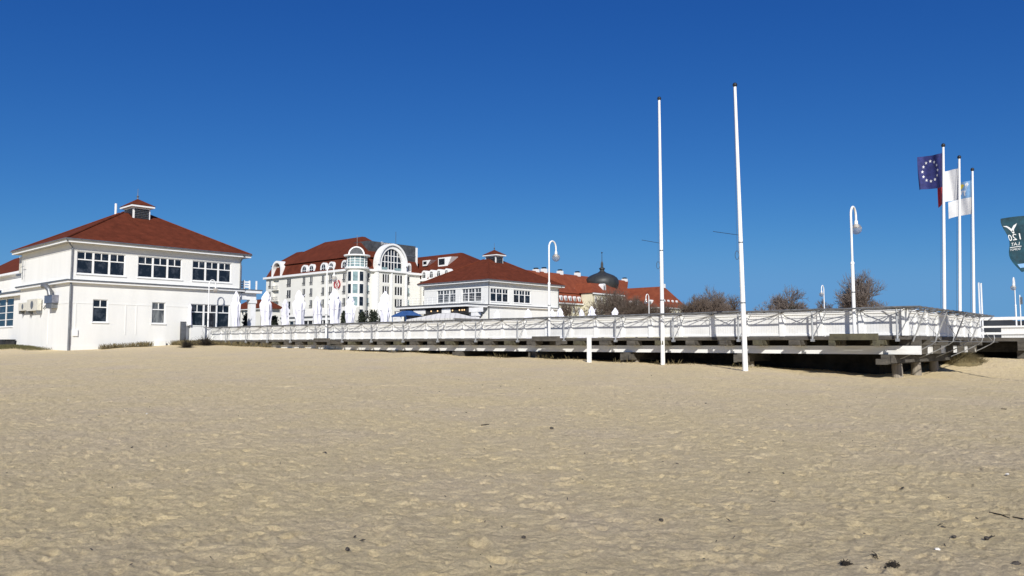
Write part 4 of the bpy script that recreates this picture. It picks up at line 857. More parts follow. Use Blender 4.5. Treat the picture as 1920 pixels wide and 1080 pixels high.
_b, _n2 = arch_ring(s0, s1, zc + .56, tz, .76, HQ - .2, 2.6); _b.build('loggia_arch', M_trim, ht)
MB().prism([(s, HQ + 1.0, z) for s, z in _n2], (0, .3, 0)).build('loggia_back', M_cream, ht); MB().box((s0 + .7, HQ + .9, zc + .6), (s0 + 1.9, HQ + .98, zc + 2.9)).build('loggia_door', M_glassd, ht)
s0, s1 = onP(763.5, 500, HP)[0], onP(771, 500, HP)[0]; dormer('p', HP, s0, s1, zc + .7, onP(767, 493, HP)[1])
# corner turret
tcp, tcq, tr_ = HP - .5, HQ + .5, 2.5; zg0, zg1 = onQ(667, 503.5, HQ)[1], onQ(667, 481.5, HQ)[1]
MB().lathe((tcp, tcq, .5), [(tr_, 0), (tr_, zc - .5)], 24).build('turret_wall', M_cream, ht, smooth=True)
MB().lathe((tcp, tcq, zc), [(tr_ + .1, 0), (tr_ + .5, .3), (tr_ + .5, .75), (tr_, .8)], 24).build('turret_cornice', M_trim, ht)
g = MB().lathe((tcp, tcq, zc + .8), [(tr_ - .1, 0), (tr_ - .1, zg1 - zc - .9)], 24).build('turret_glass', M_tint, ht)
b = MB()
for k in range(12):
    a = k * math.pi / 6 + .2; x, y = tcp + (tr_ - .05) * math.cos(a), tcq + (tr_ - .05) * math.sin(a); b.tube([(x, y, zc + .8), (x, y, zg1)], .10, 4)
for k in range(1, 4): z = zc + .8 + (zg1 - zc - .8) * k / 4; b.lathe((tcp, tcq, z), [(tr_ - .02, -.07), (tr_ + .03, 0), (tr_ - .02, .07)], 24)
b.build('glazing_bar', M_trim, g)
MB().lathe((tcp, tcq, zg1), [(tr_, 0), (tr_ + .75, .12), (tr_ + .75, .42), (tr_ - .3, .5)], 24).build('turret_cornice', M_trim, ht)
for a_ in (.0, .62, -.62):
    dx = math.cos(a_ - math.pi / 4) , math.sin(a_ - math.pi / 4); sx = -dx[1], dx[0]
    for z0, z1 in rows:
        w_ = .62 if a_ == 0 else .5; R_ = tr_ * .97
        def tp_(s, z, o): return (tcp + dx[0] * (R_ + o) + sx[0] * s, tcq + dx[1] * (R_ + o) + sx[1] * s, z)
        f = MB().prism([tp_(-w_ - .12, z0 - .1, -.1), tp_(w_ + .12, z0 - .1, -.1), tp_(w_ + .12, z1 + .1, -.1), tp_(-w_ - .12, z1 + .1, -.1)], Vector(tp_(0, 0, .16)) - Vector(tp_(0, 0, 0))).build('window', M_trim, ht)
        MB().prism([tp_(-w_, z0, .065), tp_(w_, z0, .065), tp_(w_, z1, .065), tp_(-w_, z1, .065)], Vector(tp_(0, 0, .03)) - Vector(tp_(0, 0, 0))).build('pane', M_tint if a_ == 0 else M_glass, f)
# round fronted dark dormer above the turret, facing the corner
dx = Vector((math.cos(-math.pi / 4), math.sin(-math.pi / 4), 0)); sx = Vector((-dx.y, dx.x, 0)); cc = Vector((tcp, tcq, zg1 + .5)) + dx * 1.2
hh = onQ(667, 462.5, HQ)[1] - zg1 - .5; rw = 2.0
arc = [(rw * math.cos(a), hh * math.sin(a)) for a in [math.pi * i / 14 for i in range(15)]]
ring = [cc + sx * s + Vector((0, 0, z)) for s, z in arc] + [cc + sx * s * .84 + Vector((0, 0, z * .86)) for s, z in reversed(arc)]
b = MB()
for i in range(14): b.prism([ring[i], ring[i + 1], ring[28 - i], ring[29 - i]], -dx * .5)
b.build('dormer_arch', M_trim, ht); MB().prism([cc + sx * s * .85 + Vector((0, 0, z * .87)) - dx * .1 for s, z in arc], -dx * 3.2).build('dormer_front', M_slate, ht)
MB().tube([cc - dx * 1 + Vector((0, 0, hh)), cc - dx * 1 + Vector((0, 0, hh + 3))], .06, 4).build('mast', M_galv, ht)
# arched gable
GP = HP + 1.3; ga, gb = onP(707, 500, GP)[0], onP(762.5, 500, GP)[0]; zt = onP(735, 457, GP)[1]; gc, gr = (ga + gb) / 2, (gb - ga) / 2; zs = zt - gr * 1.15
N_ = 20; out = [(ga, .5)] + [(gc - gr * math.cos(math.pi * i / N_), zs + (zt - zs) * math.sin(math.pi * i / N_)) for i in range(N_ + 1)] + [(gb, .5)]
k_ = .70; zi0 = zc + .6; inn = [(gc + (s - gc) * k_, zi0 if i in (0, len(out) - 1) else zs + (z - zs) * .76) for i, (s, z) in enumerate(out)]
b = MB()
for i in range(len(out) - 1):
    a, c_, d_, e_ = out[i], out[i + 1], inn[i + 1], inn[i]; b.prism([wpt('p', GP, s, 0, z) for s, z in (a, c_, d_, e_)], (-1.6, 0, 0))
b.build('gable_arch', M_trim, ht)
b = MB()
for i in range(len(out) - 1):
    a, c_ = out[i], out[i + 1]; d_, e_ = [(gc + (s - gc) * .9, zs + (z - zs) * .92 if z > zs else z) for s, z in (c_, a)]
    if i not in (0, len(out) - 2): b.prism([wpt('p', GP, s, -.25, z) for s, z in (a, c_, d_, e_)], (.24, 0, 0))
b.build('arch_moulding', M_trim, ht)
gl = MB().prism([wpt('p', GP, s, .5, z) for s, z in inn], (-.1, 0, 0)).build('arch_glass', M_glass, ht)
b = MB()
for f_ in (.2, .36, .5, .64, .8): s = ga + (gb - ga) * (.15 + .7 * f_); wbox(b, 'p', GP, s - .09, s + .09, zi0, zs + (zt - zs) * .74 * math.sqrt(max(.05, 1 - ((s - gc) / (gr * .7)) ** 2)), .40, .49)
for z in (zs - 1.2, zs + .8, zs + 2.4): wbox(b, 'p', GP, gc - gr * .68, gc + gr * .68, z - .09, z + .09, .42, .495)
b.build('glazing_bar', M_trim, gl)
b = MB()
for s0, s1 in ((.17, .36), (.62, .83)): wbox(b, 'p', GP, ga + (gb - ga) * s0, ga + (gb - ga) * s1, zi0 + .1, zs - .6, .3, .39)
b.build('balcony_door', M_tint, gl)
ops3 = [(onP(a, 540, GP)[0], onP(c_, 540, GP)[0], z0, z1) for a, c_ in ((717, 730), (740, 754.5)) for z0, z1 in rows]
b = MB(); wall_open(b, 'p', GP, ga + gr * 2 * .02, gb - gr * .04, .5, zc + .02, ops3, .3); b.v = [(v[0] + .02, v[1], v[2]) for v in b.v]; b.build('gable_wall', M_cream, ht)
for o in ops3:
    w0 = window(ht, 'p', GP + .02, *o, nu=3, tr=0, dep=.12, fr=.1, gm=M_glassd, sill=False)
b = MB(); b.box((HP + .71, ga - .2, zc + .02), (GP + .5, gb + .2, zc + .5)); 
for f_ in (0.02, .48, .98): s = ga + (gb - ga) * f_; wbox(b, 'p', GP, s - .22, s + .22, .5, zc, -.25, -.025)
b.build('gable_cornice', M_trim, ht)
# slate clad plant block behind the gable, with its small white lettering
sa, sb = onP(690, 470, HP - 3)[0], onP(779, 470, HP - 3)[0]; z0 = zm - 1.5; z1 = onP(735, 456.5, HP - 3)[1]
blk = MB().box((HP - 9, sa, z0), (HP - 3, sb, z1)).build('plant_block', M_slate, ht)
MB().box((HP - 2.99, sa, (z0 + z1) / 2 + .1), (HP - 2.9, sb, (z0 + z1) / 2 + .35)).build('band', M_gutter, blk)
MB().box((HP - 4.5, sb + .02, z0), (HP - 2.8, sb + .6, z1 - .4)).build('chimney', M_trim, ht)
MB().tube([(HP - 5, sb - 5.2, z1), (HP - 5, sb - 5.2, z1 + 3.6)], .07, 4).build('mast', M_black, ht)
vs, fs = text_mesh('Sheraton', 1.05)
sc_ = (onP(742, 458, HP - 3)[0] + onP(708, 458, HP - 3)[0]) / 2
b = MB()
b.add([(HP - 2.85, sc_ + x * 1.1, z1 - .6 + y) for x, y in vs], fs); b.build('roof_lettering', M_trim, blk)
# round red emblem on the facade: two laurel halves and an S
ec, ez = onQ(632, 533, HQ - .3); er, eh = abs(onQ(638, 533, HQ - .3)[0] - ec), onQ(632, 524.5, HQ - .3)[1] - ez
b = MB()
for s in (-1, 1):
    for i in range(9):
        a0, a1 = -1.25 + 2.5 * i / 9, -1.25 + 2.5 * (i + .94) / 9
        b.prism([(ec + s * er * r_ * math.cos(a), HQ - .4, ez + eh * r_ * math.sin(a)) for r_, a in ((1, a0), (1.04, a1), (.80, a1), (.76, a0))], (0, .12, 0))
em = b.build('emblem', M_sign, ht)
vs, fs = text_mesh('S', 1.)
my = (max(v[1] for v in vs) + min(v[1] for v in vs)) / 2; sc = eh * 1.15 / (max(v[1] for v in vs) - min(v[1] for v in vs)); mx = (max(v[0] for v in vs) + min(v[0] for v in vs)) / 2
b = MB(); b.add([(ec + (x - mx) * sc * 1.3, HQ - .42, ez + (y - my) * sc) for x, y in vs], fs); b.build('emblem_letter', M_sign, em)
# lower right wing, its side towards the pier
WQ = HQ1 + .5; w0, w1 = HP - 6, onQ(905, 520, WQ)[0]; zwe = onQ(840, 519, WQ)[1] - .6; zwm = onQ(800, 505, WQ + 1)[1]
wr = [(zwe - 4.1, zwe - 1.4), (zwe - 8.1, zwe - 5.4), (zwe - 12.1, zwe - 9.4)]
wop = [(s, s + 1.5, a, c_) for a, c_ in wr for s in [onQ(792.5, 540, WQ)[0] + 3.3 * k for k in range(8)]]
b = MB(); wall_open(b, 'q', WQ, w0, w1, .5, zwe, wop, .3); b.box((w0, WQ + .5, .5), (w1, WQ + 16, zwe)); b.build('wing_wall', M_cream, ht)
for o in wop: window(ht, 'q', WQ, *o, nu=2, tr=.3, dep=.18, fr=.1, sill=False)
b = MB(); b.box((w0, WQ - .5, zwe), (w1 + .5, WQ + .4, zwe + .45)); b.build('wing_cornice', M_trim, ht)
g0, g1 = onQ(786, 478, WQ + 8), onQ(866, 474, WQ + 8)
b = MB(); hip(b, w0, w1 + .3, WQ - .2, WQ + 16, zwe + .46, g0[0] - 3, g1[0], WQ + 7.5, WQ + 8.5, g1[1]); wrf = b.build('wing_roof', M_roofh, ht)
for x0, x1 in ((790, 799.5), (803.5, 813.5), (817.5, 827), (832, 841.5)): s0, s1 = onQ(x0, 515, WQ - .3)[0], onQ(x1, 515, WQ - .3)[0]; dormer('q', WQ - .25, s0, s1, zwe + .5, zwe + .5 + 2.3, 1.6)
for x0, x1, y0, y1 in ((795, 810, 489, 495), (824, 849, 484, 495)):
    qq = WQ + 4; a, zt = onQ(x0, y0, qq); e, zb = onQ(x1, y1, qq); f = MB().prism([(a, qq - .5, zb - .4), (e - 1.5, qq - .5, zb - .4), (e, qq - .5, zt), (a, qq - .5, zt)], (0, 2.5, .2)).build('roof_dormer', M_trim, ht)
    MB().prism([(a + .3, qq - .53, zb), (a + (e - a) * .5, qq - .53, zb), (a + (e - a) * .5, qq - .53, zt - .3), (a + .3, qq - .53, zt - .3)], (0, .02, 0)).build('pane', M_glass, f)
# ground floor pavilion in front of the hotel
cq = HQ - 8; c0, c1 = onQ(527, 600, cq)[0], onQ(625, 600, cq)[0]; z0, z1 = onQ(590, 594, cq)[1], onQ(590, 577, cq + 5)[1]
t = thing('conservatory', 'pale glazed conservatory with sloping roof at the foot of the hotel', 'conservatory', ((c0 + c1) / 2, cq, 1.6))
MB().prism([(c0, cq, 1), (c0, cq + 7.5, 1), (c0, cq + 7.5, z1), (c0, cq, z0)], (c1 - c0, 0, 0)).build('roof', M_cream, t)
b = MB()
for k in range(12): s = c0 + (c1 - c0) * k / 11; b.box((s - .15, cq - .15, 1), (s + .15, cq - .02, z0))
b.box((c0, cq - .3, z0 - .9), (c1, cq - .16, z0 - .3)); b.build('frame', M_trim, t); MB().box((c0, cq - .06, 1.2), (c1, cq - .03, z0 - .95)).build('glazing', M_glass, t)
MB().box((c0, cq - .35, z0 - .29), (c1, cq - .02, z0 + .15)).build('gutter', M_gutter, t)

# ------------------------------------------------------------------ domed hotel far behind
_c = atd(1050, 600, 265); GPp, GQ0 = _c[0], _c[1]
gh = thing('domed_hotel', 'long pale yellow hotel with orange tiled roofs and a dark metal dome', 'hotel', (GPp, GQ0, 1.6))
def Gx(x, y=560, dp=0): return onP(x, y, GPp + dp)
qa, qb = Gx(960)[0], Gx(1180)[0]; ze = Gx(1080, 569)[1]; zmm = Gx(1075, 550.5, -1.5)[1]; zr = Gx(1052, 513.5, -9)[1]; xr = Gx(1176, 529, -9)[0]
xs = [1055.8 + 4.4 * 0 + 9.2 * k for k in range(-7, 6)]
gops = [(Gx(x)[0], Gx(x + 4.2)[0], ze - a - 2.3, ze - a) for a in (1.2, 5.4, 9.6) for x in xs]
b = MB(); wall_open(b, 'p', GPp, qa, qb, .5, ze, gops, .35); b.box((GPp - 18, qa, .5), (GPp - .5, qb, ze)); b.build('wall', M_yellow, gh)
for o in gops: window(gh, 'p', GPp, *o, nu=2, tr=.3, dep=.15, fr=.1, gm=M_glassd, sill=False)
b = MB(); hip(b, GPp - 18.5, GPp + .5, qa, qb + .5, ze, GPp - 17, GPp - 1.3, qa, qb - 1, zmm); b.build('lower_roof', M_roof2, gh)
b = MB(); hip(b, GPp - 17.5, GPp - .9, qa, qb - .6, zmm + .02, GPp - 9.5, GPp - 8.5, qa, xr, zr); b.build('roof', M_roof2, gh)
MB().box((GPp + .2, qa, ze - .45), (GPp + .7, qb + .5, ze - .004)).build('gutter', M_trim, gh)
for x in (1061, 1069.4, 1078, 1086.3, 1094.6, 1102.6, 1110.4, 1052.5, 1044): s = Gx(x, 560)[0]; dormer('p', GPp + .1, s - .62, s + .62, ze + .35, ze + 2.5, 1.5, True, gh)
for x, y in ((1074.5, 543.5), (1094.8, 546)): q_, z_ = Gx(x, y, -3.6); MB().prism([(GPp - 3.0, q_ + 1.4 * math.cos(a), z_ - .5 + 1.1 * math.sin(a)) for a in [math.pi * i / 10 for i in range(11)]], (-2, 0, .3)).build('eyebrow_dormer', M_trim, gh)
for x, y in ((1005, 505), (1020, 504), (1050, 508), (1082.5, 511.5), (1171, 523)):
    q_, z_ = Gx(x, y, -9); f = MB().box((GPp - 9.9, q_ - .85, z_ - 2.2), (GPp - 8.1, q_ + .85, z_)).build('chimney', M_trim, gh); MB().box((GPp - 9.7, q_ - .5, z_ + .002), (GPp - 8.3, q_ + .5, z_ + .55)).build('chimney_cap', M_black, f)
# projecting middle with the dome
ra, rb = Gx(1113, 560, 5)[0], Gx(1168, 560, 5)[0]; zra = Gx(1140, 551, 5)[1]; zrb = Gx(1130, 534.5, 1)[1]
rop = [(ra + .8 + (rb - ra - 1.2) * k / 5, ra + 2.0 + (rb - ra - 1.2) * k / 5, zra - a - 2.4, zra - a) for a in (1.2, 5.2, 9.2) for k in range(5)]
b = MB(); wall_open(b, 'p', GPp + 5, ra, rb, .5, zra, rop, .35); b.box((GPp - .4, ra, .5), (GPp + 4.5, rb, zra)); b.build('centre_wall', M_yellow, gh)
for o in rop: window(gh, 'p', GPp + 5, *o, nu=2, tr=.3, dep=.15, fr=.1, gm=M_glassd, sill=False)
b = MB(); hip(b, GPp - 6, GPp + 5.6, ra - .6, rb + .6, zra + .02, GPp - 5, GPp + 1.5, ra + 2.8, rb - 2.8, zrb + .3); b.build('centre_roof', M_roof2, gh); MB().box((GPp + 5.02, ra - .5, zra - .5), (GPp + 5.5, rb + .5, zra)).build('centre_cornice', M_trim, gh)
q_, z_ = Gx(1132.5, 540, 4); dormer('p', GPp + 4.2, q_ - .9, q_ + .9, z_ - 1.3, z_ + 1.6, 2, True, gh)
dp_, dq = GPp - 3, Gx(1129, 530, -3)[0]; zd0 = Gx(1129, 535.5, -3)[1]; px = (EYE + 0 - 0, 1)[1] * (Gx(1129, 530, -3)[1] - Gx(1129, 531, -3)[1])
prof = [(5.9, -1.2), (6.25, -.2), (6.45, .9), (6.35, 2.0), (5.75, 3.1), (4.6, 4.0), (3.1, 4.7), (1.8, 5.2), (1.0, 5.8), (.7, 6.6)]
k_ = 31 * px / 6.45 / .98
do = MB().lathe((dp_, dq, zd0), [(r * k_, z * 27.5 * px / 6.0) for r, z in prof], 16).build('dome', M_dome, gh, smooth=True)
zt_ = zd0 + 6.6 * 27.5 * px / 6.0
MB().lathe((dp_, dq, zt_), [(.7 * k_, -.2), (1.1 * k_, .1), (1.1 * k_, .5), (.5 * k_, .8), (.45 * k_, 2.4), (.12, 3.2), (.09, (500 - 470) * px), (.35, (500 - 468.5) * px), (.05, (500 - 467) * px)], 10).build('spire', M_dome, do)
# right wing running towards the viewer with a hipped end
qr, zrr = onP(1193, 540, GPp); pn = onQ(1244, 538, qr)[0]; hw = 9.
zew = onQ(1289, 579, qr + hw)[1]
pe = onQ(1289, 579, qr + hw)[0]
b = MB(); wop = [(s, s + 1.3, zew - 3.4, zew - 1.0) for s in [pe - 3 - 3.4 * k for k in range(9)]]
wop2 = [(s, s + 1.3, zew - 3.4, zew - 1.0) for s in [qr - hw + 1.5 + 3.0 * k for k in range(5)]]
wall_open(b, 'q', qr - hw, GPp - 5, pe, .5, zew, wop, .35); wall_open(b, 'p', pe, qr - hw, qr + hw, .5, zew, wop2, .35); b.box((GPp - 5, qr - hw + .5, .5), (pe - .5, qr + hw, zew)); b.build('wing_wall', M_yellow, gh)
for o in wop: window(gh, 'q', qr - hw, *o, nu=2, tr=.3, dep=.15, fr=.1, gm=M_glassd, sill=False)
for o in wop2: window(gh, 'p', pe, *o, nu=2, tr=.3, dep=.15, fr=.1, gm=M_glassd, sill=False)
b = MB(); hip(b, GPp - 14, pe + .4, qr - hw - .4, qr + hw + .4, zew, GPp - 14, pn, qr - .3, qr + .3, zrr); b.build('wing_roof', M_roof2, gh)
MB().box((GPp - 5, qr - hw - .5, zew - .4), (pe + .5, qr - hw - .02, zew - .004)).box((pe + .02, qr - hw - .4, zew - .4), (pe + .5, qr + hw + .4, zew - .004)).build('gutter', M_trim, gh)
for s in (qr - 3, qr, qr + 3, qr - 6): dormer('p', pe - 1.0, s - .6, s + .6, zew + .9, zew + 3.0, 1.6, True, gh)
for s in (pe - 12, pe - 15, pe - 24, pe - 27, pe - 6): dormer('q', qr - hw + 1.0, s - .6, s + .6, zew + .9, zew + 3.0, 1.6, True, gh)
MB().box((pn - .8, qr - .5, zrr - .6), (pn + .6, qr + .5, zrr + .9)).build('chimney', M_trim, gh)
MB().prism([(pe - 3.6, qr + 3 + 1.2 * math.cos(a), zew + 3.6 + 1.0 * math.sin(a)) for a in [math.pi * i / 8 for i in range(9)]], (-2, 0, .3)).build('eyebrow_dormer', M_trim, gh)

# ------------------------------------------------------------------ bare trees
def tree(name, label, p, q, H, spread, seed, lev=6, tm=None, k0=.26, up=.25, group='bare trees behind the pier', dens=4, twr=.012, nest=None, flat=1., W=0):
    rr = random.Random(seed); z0 = float(G(p, q)) - .2; t = thing(name, label, 'tree', (p, q, z0), group); tr_, cr = MB(), MB()
    def rec(pt, d, ln, r, l):
        n = 3 if l < 3 else 2; pts = [pt]; c = pt; dd = d
        for i in range(n):
            dd = (dd + Vector((rr.gauss(0, .13), rr.gauss(0, .13), rr.gauss(0, .08) + .04 * up))).normalized(); c = c + dd * (ln / n); pts.append(c)
        b = tr_ if l < 2 else cr
        b.tube(pts, [r * (1 - .35 * i / n) for i in range(n + 1)], 7 if l < 2 else (4 if l < 4 else 3), cap=False)
        if l >= lev: return
        m = dens if l < 2 else rr.choice((3, 4, 4)) if l < lev - 1 else 4
        for k in range(m):
            a = 2 * math.pi * (k + rr.uniform(-.35, .35)) / m; tilt = rr.uniform(.35, .75) * spread if l else rr.uniform(.3, .85) * spread
            u = dd.cross(Vector((0, 0, 1)) if abs(dd.z) < .9 else Vector((1, 0, 0))).normalized(); w_ = dd.cross(u)
            nd = (dd * math.cos(tilt) + (u * math.cos(a) + w_ * math.sin(a)) * math.sin(tilt)); nd.z = nd.z * flat + up * .35; nd.normalize()
            rec(pts[-1 if k or l < 1 else -2] if rr.random() < .7 else pts[-2], nd, ln * rr.uniform(.62, .86), max(r * .58, twr), l + 1)
    L0 = H * k0; rec(Vector((p, q, z0)), Vector((rr.uniform(-.05, .05), rr.uniform(-.05, .05), 1)), L0, H * .022, 0)
    zmx = sorted(v[2] for v in cr.v)[int(len(cr.v) * .985)] - z0; s = H / zmx
    rad_ = sorted(math.hypot(v[0] - p, v[1] - q) for v in cr.v)[int(len(cr.v) * .96)] * s; sh = s * (W / 2 / rad_ if W else 1)
    for b in (tr_, cr): b.v = [(p + (v[0] - p) * sh, q + (v[1] - q) * sh, z0 + (v[2] - z0) * s) for v in b.v]
    tr_.build('trunk', M_bark, t); cr.build('crown', tm or M_twig, t)
    if nest:
        for (a, c_, e, r_) in nest:
            nb = MB()
            for i in range(90):
                u = Vector((rr.gauss(0, 1), rr.gauss(0, 1), rr.gauss(0, .8))) * r_ * .5; o = Vector((p + a, q + c_, z0 + e)) + u; v = Vector((rr.gauss(0, 1), rr.gauss(0, 1), rr.gauss(0, 1))).normalized() * r_ * .6; nb.tube([o - v, o + v], .04, 3)
            nb.build('mistletoe', M_ever, t)
    return t
def tr_at(name, label, x, Y, ytop, **k):
    a = atd(x, 600, Y); zt = atd(x, ytop, Y)[2]; return tree(name, label, a[0], a[1], zt - float(G(a[0], a[1])) + .2, **k)
tr_at('bare_tree', 'round bare grey tree behind the tallest looking lamp', 1626, 118, 524, spread=1.0, seed=3, tm=M_twigg, k0=.17, dens=6, twr=.014, up=.45, W=9.6)
tr_at('bare_tree', 'bare grey tree between the leaning flagpole and the small distant lamp', 1478, 128, 550, spread=1.15, W=9.4, seed=11, k0=.18, dens=5, tm=M_twigg, nest=[(-1.9, 0, 5.6, .6), (.9, -.5, 6.4, .5), (-1.2, .3, 7.4, .38)], twr=.015, up=.35)
tr_at('bare_tree', 'low dark bare bush at the foot of the small distant lamp', 1548, 150, 571, spread=1.1, W=5.2, seed=21, k0=.15, dens=5, lev=6, twr=.018)
for i, (x, yt, Y, lab) in enumerate(((1302, 562, 150, 'bare brown tree at the right end of the orange roofed hotel'), (1324, 551, 165, 'tallest bare tree of the brown clump left of the leaning flagpole'), (1345, 561, 150, 'bare brown tree in the middle of the clump behind the leaning flagpole'),
        (1368, 563, 155, 'bare brown tree at the right edge of the clump touching the leaning flagpole'), (1333, 566, 140, 'low bare brown tree in front of the clump'), (1290, 572, 140, 'low bare brown tree before the hotel wing end'))):
    tr_at('bare_tree', lab, x, Y, yt, spread=1.0, W=(6.5, 10, 7.5, 6, 7, 6)[i], tm=M_twigg if i in (1, 2) else M_twig, seed=40 + i, k0=.2, dens=5, twr=.016, up=.35)
for i, (x, yt, Y, lab) in enumerate(((1128, 548, 170, 'bare tree in front of the domed centre, left one'), (1149, 547, 175, 'bare tree in front of the domed centre, right one'), (1168, 557, 165, 'bare tree at the right corner of the domed centre'),
        (1192, 564, 170, 'bare tree before the hotel between the dome and the small lamp'), (1216, 568, 165, 'bare tree just behind the small lamp in front of the hotel'), (1256, 572, 160, 'bare tree right of the bare flagpole before the hotel wing'), (1058, 566, 150, 'small bare tree at the yellow hotel wall beside the far pavilion'))):
    tr_at('bare_tree', lab, x, Y, yt, spread=.95, seed=60 + i, k0=.24, dens=4, lev=6 if i < 6 else 5, twr=.015, up=.35)
# evergreen shrubs on the promenade
def shrub(x, yt, yb, Y, wpx, label, seed):
    rr = random.Random(seed); a = atd(x, (yt + yb) / 2, Y); H = atd(x, yt, Y)[2] - DZ; W_ = wpx / 1450 * Y / 2
    t = thing('evergreen_shrub', label, 'shrub', (a[0], a[1], DZ - .1), 'dark shrubs on the promenade'); b, s = MB(), MB()
    for k in range(9): an = rr.uniform(0, 6.28); s.tube([(a[0], a[1], DZ - .1), (a[0] + .5 * W_ * math.cos(an), a[1] + .5 * W_ * math.sin(an), DZ + H * rr.uniform(.4, .8))], .03, 4)
    for k in range(1500):
        u = Vector((rr.gauss(0, .42), rr.gauss(0, .42), rr.random() ** .8)); 
        c = Vector((a[0] + u.x * W_ * (1.15 - u.z * .5), a[1] + u.y * W_ * (1.15 - u.z * .5), DZ + u.z * H * (.86 + .14 * math.sin(u.x * 9))))
        d = Vector((rr.gauss(0, 1), rr.gauss(0, 1), rr.gauss(0, 1))).normalized() * .16; e = d.cross(Vector((rr.gauss(0, 1), rr.gauss(0, 1), rr.gauss(0, 1)))).normalized() * .09
        b.add([c - d, c + e, c + d, c - e], [(0, 1, 2, 3)])
    s.build('stems', M_bark, t); b.build('foliage', M_ever, t)
for i, (x, yt, yb, Y, w_, lab) in enumerate(((464, 588, 612, 88, 20, 'dark evergreen shrub seen through the porch'), (514, 592, 612, 88, 18, 'dark shrub between the second and third closed umbrellas'), (645, 583, 610, 90, 15, 'dark spiky shrub right of the umbrella under the emblem'),
        (680, 582, 608, 100, 22, 'dark shrub in the middle below the turret'), (700, 580, 608, 98, 24, 'dark shrub right of the turret foot'), (717, 584, 606, 98, 18, 'dark shrub behind the lone umbrella by the blue tent'))):
    shrub(x, yt, yb, Y, w_, lab, 80 + i)

# ------------------------------------------------------------------ grass at the walls and by the deck corner
def grass(name, areas, m, kind, label, cat, base, h=(.12, .45), seed=5):
    rr = random.Random(seed); b = MB()
    for (p0, p1, q0, q1, n) in areas:
        for _ in range(n):
            p, q = rr.uniform(p0, p1), rr.uniform(q0, q1); z = float(G(p, q)) - .03; H = rr.uniform(*h); an = rr.uniform(0, 6.28); w_ = rr.uniform(.005, .013); ln = rr.uniform(.05, .7) * H
            d = Vector((math.cos(an), math.sin(an), 0)); s = Vector((-d.y, d.x, 0)) * w_; o = Vector((p, q, z))
            b.add([o - s, o + s, o + d * ln * .4 + s * .7 + Vector((0, 0, H * .6)), o + d * ln + Vector((0, 0, H)), o + d * ln * .4 - s * .7 + Vector((0, 0, H * .6))], [(0, 1, 2, 3, 4)])
    o = b.build(name, m, base=base)
    return tag(o, label, cat, kind=kind)
grass('grass', [(-80, -69, -15.4, -12.0, 5200), (-90, -76, -14, -11.1, 3500), (-69, -66, -14.2, -12, 500)], M_grass, 'stuff', 'low olive winter grass on the sand mound along the left wall', 'grass', (-74, -13, 1), (.08, .3))
grass('dry_grass', [(KP + .1, KP + 1.4, -9.6, -5.2, 900), (KP + .2, KP + 3.2, -3.4, .6, 2600), (-59.5, -50, -1.0, -.1, 500)], M_dry, 'stuff', 'dry brown grass and weeds along the foot of the pavilion front', 'grass', (KP + 1, -6, 1), (.15, .55), 6)
grass('dry_grass', [(a_, a_ + _w, -.5, .35, int(14 * _w)) for a_, _w in ((-46, 5), (-39, 2), (-34, 3.5), (-29, 1), (-25, 2), (-21.5, 4), (-15, 1.2), (-12.5, 2.6), (-8, 1.5))], M_dry, 'stuff', 'sparse dry stalks along the sand under the pier edge', 'grass', (-20, -.3, .5), (.08, .36), 9)
a = atd(1803, 676, 41.5); tp_, tq_ = a[0], a[1]; tz_ = float(G(tp_, tq_))
t = thing('grass_tussock', 'brown dry grass tussock on the sand mound below the fence corner', 'grass tussock', (tp_, tq_, tz_)); rr = random.Random(4); b = MB()
for _ in range(2600):
    an, r_ = rr.uniform(0, 6.28), rr.random() ** .6; x, y = tp_ + 1.15 * r_ * math.cos(an), tq_ + 1.15 * r_ * math.sin(an); z = tz_ + .42 * (1 - r_ ** 2) - .12; H = rr.uniform(.08, .38); d = Vector((math.cos(an), math.sin(an), 0)); s = Vector((-d.y, d.x, 0)) * .012; o = Vector((x, y, z))
    b.add([o - s, o + s, o + d * H * .7 + Vector((0, 0, H))], [(0, 1, 2)])
b.build('blades', M_dry, t); MB().lathe((tp_, tq_, tz_), [(1.5, -.45), (1.25, -.08), (.95, .12), (.6, .24), (.25, .31), (.03, .33)], 22, .16, 4, 2).build('root_mound', M_dry, t, smooth=True)
for i, (x, y, r_, lab) in enumerate(((385, 648, .55, 'round dry brown bush at the left end of the fence'), (350, 652, .4, 'small dry brown bush below the lattice screen'))):
    p, q, z = ghit(x, y); t = thing('dry_bush', lab, 'bush', (p, q, z), 'dry bushes at the wall'); b = MB(); rr = random.Random(30 + i)
    for _ in range(420):
        u = Vector((rr.gauss(0, .5), rr.gauss(0, .5), abs(rr.gauss(0, .55)) + .05)) * r_; o = Vector((p, q, z)); b.tube([o + u * .3, o + u * .8 + Vector((rr.gauss(0, .05), rr.gauss(0, .05), 0)), o + u * 1.5], [.012, .01, .005], 3, cap=False)
    b.build('branches', M_wrack, t)

